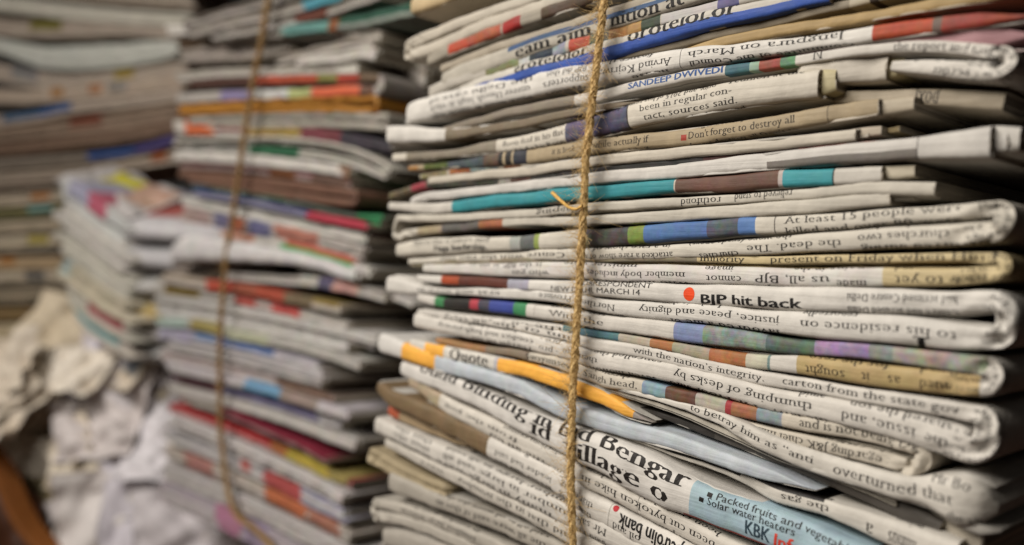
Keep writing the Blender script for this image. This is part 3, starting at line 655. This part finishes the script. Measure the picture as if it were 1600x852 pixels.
# ------------------------------------------------------------------ twine
def tube(P, r, n=7):
    P = np.array(P, float); T = np.gradient(P, axis=0); T /= np.linalg.norm(T, axis=1, keepdims=True)
    A = np.cross(T, [0.3, 1, 0.1]); A /= np.linalg.norm(A, axis=1, keepdims=True); B = np.cross(T, A)
    q = np.linspace(0, 2 * math.pi, n, endpoint=False); r = np.broadcast_to(np.asarray(r, float), (len(P),))
    V = P[:, None] + r[:, None, None] * (np.cos(q)[None, :, None] * A[:, None] + np.sin(q)[None, :, None] * B[:, None])
    Fc = [(i * n + j, i * n + (j + 1) % n, (i + 1) * n + (j + 1) % n, (i + 1) * n + j) for i in range(len(P) - 1) for j in range(n)]
    return V.reshape(-1, 3), Fc
def join(parts):
    Vs, Fs, n = [], [], 0
    for V, Fc in parts: Vs.append(V); Fs += [tuple(i + n for i in f) for f in Fc]; n += len(V)
    return np.vstack(Vs), Fs
def twine(label, pts, off, width, hairs, plane=FACE, pitch=.017, group=None, mat=None):
    P = smoothline([(*plane.at(px, py, off), 0) for px, py in pts], 0.0008, 3)[:, :2]
    C3 = plane.Q + plane.O * off + P[:, :1] * plane.T + P[:, 1:2] * np.array([[0, 0, 1.0]])
    s = np.concatenate([[0], np.cumsum(np.linalg.norm(np.diff(C3, axis=0), axis=1))])
    T = np.gradient(C3, axis=0); T /= np.linalg.norm(T, axis=1, keepdims=True)
    A = np.cross(T, plane.O); A /= np.linalg.norm(A, axis=1, keepdims=True); B = np.cross(T, A)
    root = bpy.data.objects.new('twine', None); COL.objects.link(root); root.location = C3[-1]
    tag(root, label, 'twine', group); inv = Matrix.Translation(-Vector(C3[-1]))
    def child(name, V, Fc, m):
        return link(name, mesh_from(name, V - C3[-1], Fc), m, root)
    R0 = width / 2
    for k in range(3):
        ph = 2 * math.pi / 3 * k; parts = []
        for j in range(9):                      # yarns of one ply, each wound a little differently
            q = j / 9 * 2 * math.pi; rr = R0 * .36 * (1 if j else 0); pj = pitch * .55
            w1 = 2 * math.pi * s / pitch + ph + .5 * np.sin(s * 90); w2 = 2 * math.pi * s / pj + q + RNG.uniform(0, .5)
            rad = R0 * (.33 + .06 * np.sin(s * 140 + k))
            X = C3 + A * (rad * np.cos(w1) + rr * np.cos(w2))[:, None] + B * (rad * np.sin(w1) + rr * np.sin(w2))[:, None]
            parts.append(tube(X, R0 * (.20 + .05 * np.sin(s * RNG.uniform(150, 500) + j)), 6))
        child('ply', *join(parts), mat or JUTE)
    parts = []
    for _ in range(hairs):
        i = RNG.integers(5, len(C3) - 5); L = RNG.uniform(.5, 1.6) * width * (2.6 if RNG.random() < .2 else 1); n = 8
        d = A[i] * RNG.choice([-1, 1]) * RNG.uniform(.4, 1) + T[i] * RNG.uniform(-1.3, 1.3) + plane.O * RNG.uniform(-.2, .8); d /= np.linalg.norm(d)
        cv = RNG.normal(0, .5, 3); t = np.linspace(0, 1, n)[:, None]
        p0 = C3[i] + A[i] * RNG.uniform(-.8, .8) * R0 + plane.O * R0 * .4
        parts.append(tube(p0 + d * L * t + cv * L * t**2 * .5, np.linspace(.00009, .00004, n) * (width / .004), 3))
    h = child('loose_fibre', *join(parts), mat or JUTE); h['kind'] = 'stuff'
    return root, child
FW = 0.0035
tw, add = twine('jute twine stretched down the front of the sharp newspaper stack', [(952, -40), (945, 0), (934, 90), (922, 190), (915, 260), (912, 330), (908, 400), (903, 480), (898, 560), (894, 640), (892, 740), (896, 860), (898, 900)], .0065, FW, 2400)
q = [(863, 301), (870, 308), (880, 317), (891, 325), (900, 327), (910, 322)]
P = smoothline([(*FACE.at(a, b, .009), 0) for a, b in q], .0008, 3)[:, :2]
X = FACE.O * .009 + P[:, :1] * FACE.T + P[:, 1:2] * np.array([[0, 0, 1.0]])
add('straw_splinter', *tube(X, np.linspace(.00075, .0005, len(X)), 8), STRAW)

# ------------------------------------------------------------------ second stack
G2 = 'newspapers tied in the second stack'
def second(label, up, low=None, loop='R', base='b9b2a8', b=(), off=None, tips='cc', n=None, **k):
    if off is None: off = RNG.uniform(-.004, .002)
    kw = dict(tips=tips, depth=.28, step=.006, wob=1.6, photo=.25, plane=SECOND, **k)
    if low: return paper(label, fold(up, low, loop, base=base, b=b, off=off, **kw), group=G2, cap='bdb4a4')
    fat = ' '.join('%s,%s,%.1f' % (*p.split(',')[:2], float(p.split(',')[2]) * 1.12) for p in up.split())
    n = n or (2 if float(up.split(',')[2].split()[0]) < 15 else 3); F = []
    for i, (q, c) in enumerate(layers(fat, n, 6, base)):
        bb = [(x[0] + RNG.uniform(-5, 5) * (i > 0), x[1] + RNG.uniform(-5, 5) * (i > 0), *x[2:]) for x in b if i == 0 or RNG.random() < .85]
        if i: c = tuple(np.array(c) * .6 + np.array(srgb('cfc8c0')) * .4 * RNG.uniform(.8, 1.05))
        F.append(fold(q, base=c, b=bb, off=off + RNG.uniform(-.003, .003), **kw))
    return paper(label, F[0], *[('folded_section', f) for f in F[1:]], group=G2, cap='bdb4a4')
W = 'second stack'
second('dark grey newspaper at the top of the second stack, left of its twine', '290,40,14 340,24,14 420,2,15 470,-16,15', base='5f574e')
second('grey newspaper with a teal end cut off by the top edge of the photo', '300,52,13 360,36,14 440,20,14 478,9,14 540,-8,14', base='857d72', b=[(474, 545, '3f8ea0', .2)])
second('newspaper with a red brown picture near the top of the second stack', '330,58,11 400,46,12 460,32,13 510,19,13 600,-8,13', base='857e74', b=[(462, 515, '6d3b2c', .4)])
second('dark green newspaper running behind the top left of the front stack', '440,48,14 500,42,14 560,34,16 640,16,18 700,0,18', base='2f5a48', b=[(440, 515, '5b8f88', .3), (515, 530, '8a5026', .2)])
second('wide grey newspaper with a white left tip below the dark green one', '262,48,14 300,48,14 360,53,13 440,52,12 560,52,12 600,56,13', base='a39b8f', b=[(262, 350, 'c4beb6', .1)])
second('brown newspaper standing in for the shaded hollow left of the upper twine', '288,80,34 340,76,36 400,74,34 450,68,20', base='5c4a38', off=-.02)  # shade of the hollow painted as a dark recessed fold
second('grey newspaper slanting up to the right above the white lipped one', '430,96,12 500,80,13 560,67,13 585,68,14', base='8f877c')
second('newspaper with a bright white lip and crumpled right end near the dark gap', '470,96,12 530,90,14 580,84,17 594,86,18', base='b5b0a6')
second('grey newspaper drooping right towards the dark gap between the stacks', '565,62,16 600,78,22 640,104,28 665,122,28', base='8b8478', off=-.03)
second('grey newspaper with a small white right end above the red orange fold', '275,122,12 330,116,12 440,112,12 510,109,13 566,107,15', base='a9a296', b=[(525, 566, 'c9c6bb', 0)])
second('newspaper folded back on itself with red orange bands on both lips', '300,132,12 410,126,12 500,123,12 596,122,12', '280,156,16 340,152,16 400,149,15 490,146,15 560,142,16 588,142,14', base='a9a29a', reach=1.1,
       b=[(300, 405, '53342a', .3), (405, 500, 'b0421c', .3), (500, 530, '7f7d3c', .4), (530, 566, 'a83a24', .2), (566, 600, '6a5540', .2), (350, 395, '8379a0', .6, 1), (395, 490, 'c3c2bd', .5, 1), (455, 490, 'a6ad6a', .3, 1), (492, 566, 'd05a2c', .1, 1), (566, 590, '6a4a38', .2, 1)])
second('mustard newspaper with a hairpin fold at its right end', '282,168,9 330,166,9 400,160,10 500,156,10 588,154,9', '282,176,9 400,172,9 500,170,10 584,172,9', base='a9742c', reach=1.2)
second('grey newspaper with lumpy ends under the mustard hairpin', '300,190,12 400,184,12 480,182,13 560,182,13 606,184,15', '320,199,10 420,196,10 520,195,10 600,199,13', base='a09a8e', reach=.8, b=[(330, 560, '8f897d', .5)])
second('newspaper with an orange patch at left and maroon picture strip', '276,199,18 330,201,18 385,203,18 440,205,16 530,215,17 585,226,17 612,232,15', base='c3bdb2', b=[(292, 333, 'd2662c', .2), (333, 392, '7a2f2f', .3), (392, 470, 'a0843c', .6), (470, 534, '7a3a42', .6), (534, 612, '3f3a42', .6)])
second('pale newspaper whose right end bends down beside the front stack', '278,222,9 380,219,10 470,222,10 530,231,10 580,248,11 612,268,10', base='b5b0a5')
second('pale newspaper with a green left half bending down beside the front stack', '286,234,9 380,234,10 470,240,10 540,252,10 600,276,10', base='a5a196', b=[(390, 470, '2f6b4a', .3), (286, 385, '7c7a74', .3)])
second('white newspaper with a short tan right end above a maroon line', '270,243,14 340,246,15 440,255,15 530,267,15 552,271,16', base='c9c4bb', b=[(532, 560, '8a6a52', .1)])
second('thin maroon newspaper with an orange and pink picture', '288,258,9 380,264,9 460,274,10 545,288,11', base='5f2c26', b=[(425, 462, '7a4a26', .5), (462, 492, '8f5f62', .4), (492, 545, '6f5548', .3)])
second('brown newspaper with a hairpin fold at its right end', '284,272,12 400,283,13 490,294,13 556,303,11', '300,282,10 400,297,12 500,312,12 552,319,11', base='755646', reach=.9)
second('thin dark green newspaper ending in a bright green lump', '298,291,9 390,305,10 460,318,10 560,341,11 596,345,16', base='2e5b48', b=[(298, 330, '3b5a66', .3), (460, 560, '5a6157', .4), (560, 600, '2f8a55', .1)])
second('navy newspaper with a crimson right end', '302,302,10 400,319,10 480,336,10 572,354,12', base='3f4272', b=[(482, 575, 'b02c42', .15)])
second('white newspaper under the navy and crimson one', '292,314,13 400,337,14 500,358,14 576,373,14', base='c9c5bc')
second('white newspaper sprinkled with orange and blue marks above a green strip', '286,334,18 345,347,18 400,356,18 480,372,17 572,396,18', base='bfb6ae', b=[(286, 330, 'b39a94', .5), (335, 365, '77749a', .7), (365, 385, 'b5623c', .5), (390, 425, '6d6f98', .7), (430, 500, 'c07a68', .4)])
second('newspaper with a long salmon red band above the bright green one', '346,366,8 400,375,9 450,381,9 560,408,10', base='c5bfb6', b=[(346, 400, 'c08a70', .5), (448, 562, 'b5573f', .3)])
second('white newspaper with a bright green stripe', '420,384,12 480,398,13 552,420,14 578,426,14', base='c9c5bd', b=[(440, 552, '2c9a55', .15)])
second('broad white newspaper page lifting at its left end over a dark hollow', '264,402,20 290,391,34 340,391,32 400,397,24 480,408,16 560,432,14', base='cfcbc8', off=.004, tips='rc', n=1)
second('brown newspaper darkened for the shaded hollow under the lifted white page', '276,424,16 350,424,18 420,430,16 480,442,12', base='5b4a3c', off=-.02)  # dark base paints the hollow's shade along with the brown paper
second('newspaper with blue and pink picture bits at its crumpled right end', '350,432,10 440,438,12 510,443,16 560,453,16 604,466,12', base='a39d95', b=[(470, 500, 'bdb8ae', .6), (500, 530, '5f5a78', .7), (525, 565, 'c09288', .4)])
second('thin pale newspaper sloping down right into the dark gap', '470,420,8 540,438,9 600,458,10 650,476,9', base='b9b4ac', off=-.01)
second('newspaper with red patches on both sides of the second twine', '252,434,14 325,446,14 370,450,14 450,466,14 530,484,13', base='a89a8a', b=[(322, 366, 'b8442c', .3), (366, 404, 'a3543a', .5), (404, 446, 'b04a30', .4), (446, 490, '7a6a50', .4), (490, 530, '8f7a3c', .3)])
second('newspaper with olive left and pink red middle under the red patched one', '246,450,13 310,458,13 370,467,13 460,488,13 545,509,12', base='b3ada4', b=[(262, 310, '8a7434', .4), (372, 402, 'c0584c', .3), (402, 425, 'bba7a0', .3), (425, 470, 'c4504a', .35)])
second('pale grey newspaper with a rough right end', '244,468,16 340,482,17 460,506,18 540,524,18 586,536,20', base='bdb9b3')
second('white newspaper with a clean cut right end and a dark line above it', '248,486,18 340,499,19 430,516,21 500,533,24 542,544,26', base='c6c3be')
second('pale newspaper with a mint left end and olive yellow patch', '244,504,12 310,508,13 360,522,13 480,545,13 564,572,14', base='bdb9b0', b=[(244, 292, 'a9bdb4', .2), (300, 345, 'a39552', .4), (350, 420, 'b3b599', .3)])
second('lavender newspaper with a blue stripe crossing the second twine', '252,520,16 310,529,15 400,549,15 480,570,16 504,576,16', base='b3aeb4', b=[(252, 305, 'aaa5bb', .4), (305, 350, '6d87b0', .3), (350, 430, '5f78ab', .25)])
second('white newspaper with torn grey end right below the blue striped one', '262,540,14 340,556,15 430,577,16 504,597,17', base='bcb6b4')
second('pinkish grey newspaper in the middle of the lower second stack', '256,556,13 340,572,13 430,595,14 520,622,14', base='b09f9c', b=[(430, 520, '7a6152', .3)])
second('white newspaper with a sky blue patch right of the twine', '262,572,14 340,590,15 400,604,15 480,629,15 545,650,15', base='b7b0b2', b=[(385, 440, '6b9cc0', .35), (440, 500, '9c8a80', .4)])
second('indigo newspaper ending in a white tip', '268,588,11 340,606,12 400,622,12 460,640,13 496,652,14 530,662,16', base='413f8c', b=[(268, 345, '6b3f4a', .3), (496, 530, 'c9c5c6', 0)])
second('pale grey newspaper with a rounded right end below the indigo one', '266,606,13 350,627,14 430,650,15 500,675,16 556,696,18', base='b5afa8')
second('thin maroon newspaper running beside the scarlet one', '290,626,9 358,647,10 424,676,10 463,693,10 510,720,11', base='83283a', b=[(290, 345, 'a39a90', .2)])
second('scarlet newspaper that turns bright yellow towards its right end', '268,637,11 342,663,12 424,698,12 460,715,12 515,742,13 545,756,13', base='b53a3c', b=[(424, 450, 'a8622c', .3), (450, 512, 'bba52c', .4), (512, 545, '9a8a48', .4)])
second('broad white newspaper under the scarlet one', '266,656,18 342,688,20 430,727,20 520,772,20 540,782,20', base='c4bebb')
second('grey newspaper with small red marks and a blue grey right end', '262,682,17 350,716,18 420,748,18 520,798,20 542,808,20', base='aaa6a6', b=[(378, 392, 'b05a52', .3), (415, 470, 'b04a48', .3), (470, 540, '9a98ac', .4)])
second('newspaper with tan left, orange middle band and pinkish end', '262,708,20 340,738,20 415,772,18 480,803,18 545,838,20', base='b3a79c', b=[(290, 335, 'b07a70', .4), (415, 480, 'c06a3c', .3), (480, 530, 'a8705a', .4)])
second('white newspaper above the bottom edge of the second stack', '258,736,24 340,770,24 430,812,24 520,858,26 560,880,26', base='bdb7b4')
second('pinkish white newspaper at the bottom of the second stack', '256,770,32 340,806,32 420,846,32 500,890,32', base='b9aeb4', b=[(340, 380, 'b87a98', .4), (380, 420, 'a898b4', .3)])
tw2, add2 = twine('jute twine hanging down the front of the blurred second stack', [(428, -40), (420, 0), (408, 70), (394, 140), (384, 200), (374, 270), (365, 330), (354, 400), (348, 470), (344, 540), (344, 600), (345, 671), (350, 720), (356, 765), (366, 797), (397, 825), (430, 858)], .012, .0066, 700, plane=SECOND, pitch=.026, mat=DARK_JUTE)

# ------------------------------------------------------------------ stacks and heap behind
def back(label, plane, up, base, group, b=(), depth=.18, extra=(), off=0.0, nl=3):
    kw = dict(plane=plane, depth=depth, step=.012, wob=2.2, bulge=.8, photo=.2)
    F = [fold(q, base=c, tips='rr', off=off + RNG.uniform(-.006, .004), b=b if i < 2 else (), **kw) for i, (q, c) in enumerate(layers(up, nl, 10, np.clip(np.array(srgb(base)) * ((1.3, 1.2, 1.08) if nl > 1 else 1.0), 0, .6)))]
    more = [('folded_section', f) for f in F[1:]]
    for n, pl, q, c, bb in extra: more.append((n, fold(q, base=c, b=bb, tips='rr', **dict(kw, plane=pl))))
    return paper(label, F[0], *more, group=group)
PA = span(-60, 1.70, 300, 1.56)
GA = 'newspapers in the far upper left stack'
back('whitish newspaper on top of the far upper left stack', PA, '-60,2,24 20,8,24 100,18,24 190,26,22 300,32,20', 'bdb6b0', GA)
back('grey newspaper with an olive yellow patch near the top left corner', PA, '-60,36,26 40,46,26 120,46,26 200,44,24 300,54,22', 'a29a92', GA, [(48, 98, '7f7630', .3)])
back('broad white newspaper sagging at its left end in the far stack', PA, '-60,62,20 0,72,22 70,90,34 140,90,38 200,86,36 285,74,28', 'c2bcba', GA)
back('grey newspaper with a yellow spot under the sagging white one', PA, '-60,98,26 20,118,26 100,130,24 180,122,20 290,104,18', 'a79f97', GA, [(180, 210, 'a8903c', .4), (20, 60, '8d8a88', .4)])
back('pale newspaper flecked with orange in the far stack', PA, '-60,146,22 40,152,22 120,146,22 200,138,22 290,126,22', 'b0a59a', GA, [(80, 100, 'b5803c', .3), (140, 160, 'b57a4c', .4), (170, 200, '8f8a84', .5)])
back('newspaper with a blue streak at the left edge of the photo', PA, '-60,196,16 0,190,17 60,181,17 110,170,18 200,160,18 290,148,18', 'a59c94', GA, [(5, 62, '4f6f92', .4), (62, 112, '46689f', .3)])
back('brown grey newspaper flecked with red under the blue streaked one', PA, '-60,216,20 40,206,20 110,198,22 200,186,24 290,170,22', '8f8073', GA, [(110, 160, '9a5a42', .4)])
back('plain brown newspaper in the middle of the far upper left stack', PA, '-60,238,18 40,230,20 120,220,22 200,210,24 290,192,22', '7a675a', GA)
back('newspaper with a blue and violet line in the far stack', PA, '-60,262,18 60,254,16 140,247,15 210,238,15 290,216,15', '8f8880', GA, [(138, 212, '3f5fa0', .3), (212, 275, '5a4f90', .35)])
back('beige newspaper with an orange right end under the violet lined one', PA, '-60,282,16 60,274,16 150,266,17 235,252,18 290,242,18', 'b5aba0', GA, [(236, 262, 'b8622c', .2)])
for q, c, l in (('-60,-24,24 60,-18,24 160,-8,24 300,4,22', '9d958c', 'grey newspaper cut off by the top edge of the photo at far left'), ('-60,-52,24 60,-46,26 180,-36,26 300,-26,26', '6a5a4c', 'brown newspaper at the very top of the far upper left stack')):
    back(l, PA, q, c, GA)
PB = span(-60, 1.333, 130, 1.387)
GB = 'newspapers in the far left stack'
for q, c, l, bb in (
    ('-60,300,16 20,296,16 110,290,16', '6f665c', 'dark grey newspaper near the top of the far left stack', ()),
    ('-60,318,16 20,314,16 110,306,16', 'a29a8c', 'grey newspaper with an orange patch in the far left stack', [(48, 78, 'b0702c', .3)]),
    ('-60,338,16 20,334,16 110,326,16', '6b6a48', 'olive newspaper with a teal patch in the far left stack', [(44, 82, '6fa098', .3)]),
    ('-60,362,20 20,356,20 110,350,20', '9c9484', 'dull beige newspaper below the teal patched one', ()),
    ('-60,388,22 20,382,22 110,378,22', 'b3ac9c', 'pale newspaper with a yellow patch in the far left stack', [(44, 76, 'b3a24a', .3)]),
    ('-60,414,20 10,412,20 110,410,20', '9a8a70', 'tan newspaper with an orange left end in the far left stack', [(0, 24, 'a8702c', .3)]),
    ('-60,440,22 20,436,22 120,434,22', 'a9a294', 'light grey newspaper with soft dark spots in the far left stack', [(40, 70, '6f6a62', .4)]),
    ('-60,468,22 20,464,22 120,460,22', '8a8272', 'grey brown newspaper low in the far left stack', ()),
    ('-60,494,20 20,492,20 120,488,20', '7d6a48', 'ochre brown newspaper low in the far left stack', ()),
    ('-60,520,22 20,518,24 120,514,22', 'b0a68e', 'cream newspaper at the bottom of the far left stack', ())):
    back(l, PB, q, c, GB, bb)
PL = span(84, 1.251, 200, 1.088); PR = span(190, 1.088, 300, 1.224)
GC = 'newspapers in the short stack behind the second stack'
for l, q, q2, c, b1, b2 in (
    ('white newspaper at the top of the short stack with a pink left spot', '86,292,30 110,300,38 150,330,46 198,362,46', '192,364,34 230,352,32 262,340,30 294,330,28', 'c4c0c0', [(140, 168, 'b5546a', .2), (110, 140, '9f9db4', .3)], [(230, 294, 'a8524a', .3)]),
    ('grey white newspaper with a red band on its right face in the short stack', '88,332,34 120,350,40 160,380,44 200,408,44', '192,408,34 230,396,32 290,376,30', 'b9b6b6', [], [(262, 296, 'b8483a', .2)]),
    ('pale newspaper of the short stack with a dark hollow painted at its right', '92,376,34 130,400,40 165,428,42 202,452,40', '194,450,30 230,440,28 290,418,26', 'bab7b2', [], [(230, 296, '4f4438', .2)]),  # dark brown block paints the hollow's shade on the right face
    ('cream newspaper with a yellow patch on the right face of the short stack', '96,418,30 130,444,36 165,470,38 204,492,36', '196,490,30 240,478,28 290,462,26', 'b8b2a4', [(96, 112, '9fb5b5', .2)], [(196, 226, 'b39a5a', .4)]),
    ('white newspaper with a rose red streak low in the short stack', '100,454,26 130,478,30 165,502,32 204,524,30', '196,522,26 240,512,26 290,496,24', 'bdb7b2', [(140, 196, 'b0565c', .2)], []),
    ('white newspaper with a teal streak at the bottom of the short stack', '104,480,22 130,502,26 165,528,26 206,552,26', '198,550,26 240,542,24 280,530,22', 'b5b3b0', [(112, 188, '5a9fa4', .2)], [(230, 280, '6b6048', .3)])):
    back(l, PL, q, c, GC, b1, extra=[('folded_section', PR, q2, c, b2)])
def pt(px, py, z): return CAM + ray(px, py) * z * 1.36
def sheet(name, corners, n, colour_fn, rough, seed, cat=None, label=None, group=None, parent=None):
    """one loose sheet of newsprint between four corners, creased and crumpled"""
    g = np.random.default_rng(seed); a, b, c, d = [np.array(x) for x in corners]
    s = np.linspace(0, 1, n); S, T = np.meshgrid(s, s, indexing='ij'); S, T = S.ravel()[:, None], T.ravel()[:, None]
    V = a * (1 - S) * (1 - T) + b * S * (1 - T) + c * S * T + d * (1 - S) * T
    nv = np.cross(b - a, d - a); nv /= np.linalg.norm(nv); H = np.zeros(n * n)
    for _ in range(9):
        q = g.uniform(0, 2 * math.pi); k = g.uniform(1.5, 5); x = (S * math.cos(q) + T * math.sin(q)).ravel() * k + g.uniform(0, 9)
        H += np.abs((x % 1) - .5) * g.uniform(.3, 1) / k * 2.2
    H -= H.mean(); V = V + nv * (H * rough)[:, None]
    e = (b - a) / np.linalg.norm(b - a); V = V + e * (np.roll(H, n) * rough * .5)[:, None]
    V = np.vstack([V, V - nv * .0006]); m = n * n
    Fc = [(i * n + j, (i + 1) * n + j, (i + 1) * n + j + 1, i * n + j + 1) for i in range(n - 1) for j in range(n - 1)]
    Fc += [tuple(m + i for i in f[::-1]) for f in Fc]
    edge = [i for i in range(n)] + [i * n + n - 1 for i in range(1, n)] + [m - 1 - i for i in range(1, n)] + [(n - 1 - i) * n for i in range(1, n - 1)]
    Fc += [(edge[i], m + edge[i], m + edge[(i + 1) % len(edge)], edge[(i + 1) % len(edge)]) for i in range(len(edge))]
    C, P = colour_fn(S.ravel(), T.ravel()); C = np.vstack([C, C]); P = np.concatenate([P, P])
    return tag(link(name, mesh_from(name, V, Fc, C, P), PAPER, parent), label, cat, group)
def printed(base, patches):
    def fn(S, T):
        C = np.tile(np.array(srgb(base)), (len(S), 1)); P = np.full(len(S), .06)
        for s0, s1, t0, t1, c, ph in patches:
            k = (S >= s0) & (S <= s1) & (T >= t0) & (T <= t1); C[k] = srgb(c); P[k] = ph
        return C, P
    return fn
sheet('newspaper', [pt(84, 276, .93), pt(200, 342, .80), pt(300, 306, .92), pt(176, 258, 1.08)], 40,
      printed('b9b4b2', [(.25, .75, .45, .85, 'b5aa48', .4), (.5, .95, .3, .9, 'bb9a88', .4), (.3, .6, .55, .8, 'c2bb3c', .2)]), .010, 3,
      'newspaper', 'newspaper page with a yellow and pink picture lying on the short stack', GC)
GH = 'crumpled sheets in the loose heap'
LH = 'crumpled blurred newsprint sheet in the loose heap at lower left'
heap = [  # centre, size in pixels, depth, turn, colour, patches, label
    (40, 560, 150, 1.02, .3, 'a89f86', [(.1, .5, .2, .6, '6f6a3c', .4)], 'olive stained beige sheet at the top left of the loose heap'),
    (105, 560, 130, .96, -.4, 'b8ac96', [], 'cream crumpled sheet beside the bottom of the short stack'),
    (160, 590, 120, .92, .8, 'bab4b8', [], None), (30, 640, 130, .98, .1, '8f8a70', [(.2, .8, .3, .8, '6d6a4c', .3)], 'greenish grey crumpled sheet at the left edge of the heap'),
    (110, 650, 130, .92, .6, 'bdb4a2', [], None), (190, 655, 130, .88, -.2, 'b5afae', [], None),
    (240, 620, 100, .86, .5, 'c6c1c4', [], 'bright white sheet leaning against the second stack'), (185, 560, 90, .9, 1.0, 'c9c6cc', [(.1, .9, .6, .9, '8f8a98', .3)], 'white sheet standing just below the short stack'),
    (60, 720, 140, .92, -.5, 'b3aba6', [(.1, .5, .5, .8, 'b5685c', .3)], 'grey sheet with a dull red patch low at the left'),
    (140, 735, 140, .88, .2, 'bfb6a6', [], None), (225, 720, 130, .84, .9, 'b4afb2', [], None), (265, 690, 90, .82, .2, 'c4c0c4', [], None),
    (95, 800, 130, .86, .4, 'b5aca6', [(.3, .9, .1, .4, '8f8678', .4)], None), (180, 815, 140, .82, -.3, 'b9b3b0', [], None), (260, 790, 130, .80, .5, 'b2aeb4', [(.5, .9, .5, .9, '7a6c60', .4)], None),
    (120, 870, 120, .82, .1, 'aaa39c', [], None), (220, 875, 150, .78, -.6, 'b3adaa', [], None), (310, 850, 130, .76, .3, 'b5afb2', [], None), (10, 700, 90, .95, .7, 'b0a898', [], None), (150, 690, 90, .85, 1.3, 'c2b8a8', [], None), (70, 630, 120, 1.0, .9, 'b9b09c', [], None), (200, 770, 120, .86, 1.1, 'bdb8b6', [], None), (100, 760, 150, .92, .1, 'b3aca8', [], None), (250, 740, 110, .86, -.8, 'b8b3b6', [], None), (160, 870, 120, .8, .7, 'b5b0a8', [], None), (20, 790, 90, .93, .4, 'a89c8c', [], None), (130, 830, 150, .86, .9, 'c0bab2', [], None), (90, 850, 110, .85, -.4, 'bab2aa', [], None), (200, 845, 150, .8, .2, 'c2bdba', [], None), (270, 860, 140, .78, 1.2, 'bab5b6', [], None), (160, 910, 160, .78, .5, 'b3aca6', [], None), (60, 780, 110, .9, .2, 'c0b8ae', [], None), (130, 900, 150, .82, .9, 'bab4ac', [], None), (230, 920, 150, .78, .2, 'b5b0b0', [], None)]
g5 = np.random.default_rng(5)
heap += [(g5.uniform(-10, 300), g5.uniform(560, 890), g5.uniform(55, 100), g5.uniform(.84, .92) - .0002 * i, g5.uniform(-1, 1.4),
          ['c2b8a4', 'bcb2a4', 'c8c0b4', 'b2a690', 'bdb6b4'][i % 5], [(.2, .7, .3, .6, ['8f8678', 'a87a6a', '7f8690', '9c8f70'][i % 4], .4)] if i % 3 == 0 else [], None) for i in range(46)]
for i, (cx, cy, sz, z, tr, c, pp, l) in enumerate(heap):
    K = pt(cx, cy, z); r = sz / 1244.4 * z * 1.36 * .75
    n = nrm([.55 + .35 * math.sin(i * 2.3), -.62, .62 + .35 * math.cos(i * 1.7)]); a = nrm(np.cross([math.sin(tr) * .6, 0, 1], n)); b = np.cross(n, a)
    a, b = a * math.cos(tr) + b * math.sin(tr), b * math.cos(tr) - a * math.sin(tr)
    sheet('crumpled_sheet', [K - a * r - b * r, K + a * r - b * r, K + a * r + b * r, K - a * r + b * r], 34, printed(''.join('%02x' % min(255, int(int(c[k:k + 2], 16) * 1.12)) for k in (0, 2, 4)), pp), r * (.3 if i < 34 else .42), 50 + i,
          'paper sheet', l or LH, GH)
back('dark brown bundle with an orange rim in the bottom left corner', span(-20, 1.12, 140, 1.05), '-60,785,140 -8,810,110 22,860,90 52,898,80 112,960,90', '4a2814', 'newspapers under the heap', depth=.03, nl=1,
     extra=[('folded_section', span(-20, 1.10, 140, 1.03), '-60,680,8 -18,728,9 6,780,10 32,832,10 68,866,9 124,920,9', '8a5222', ())])
# the dark gap right of the front stack
PS = span(1480, .34, 1700, .30)
GS = 'newspapers in the shadowed stack at the right edge'
back('shadowed brown newspaper at the bottom right edge', PS, '1500,840,70 1560,748,70 1600,690,70 1660,610,70', '94866c', GS, depth=.1)

# ------------------------------------------------------------------ setting
def box_sheet(name, q, m):
    me = bpy.data.meshes.new(name); me.from_pydata(q, [], [(0, 1, 2, 3)]); o = link(name, me, m); o['kind'] = 'structure'; return o
box_sheet('floor', [(-4, -3, -.36), (3, -3, -.36), (3, 3, -.36), (-4, 3, -.36)], FLOOR)
box_sheet('back_wall', [(-4, 2.3, -.36), (3, 2.3, -.36), (3, 2.3, 2.5), (-4, 2.3, 2.5)], WALL)
bpy.data.objects.remove(tmo)
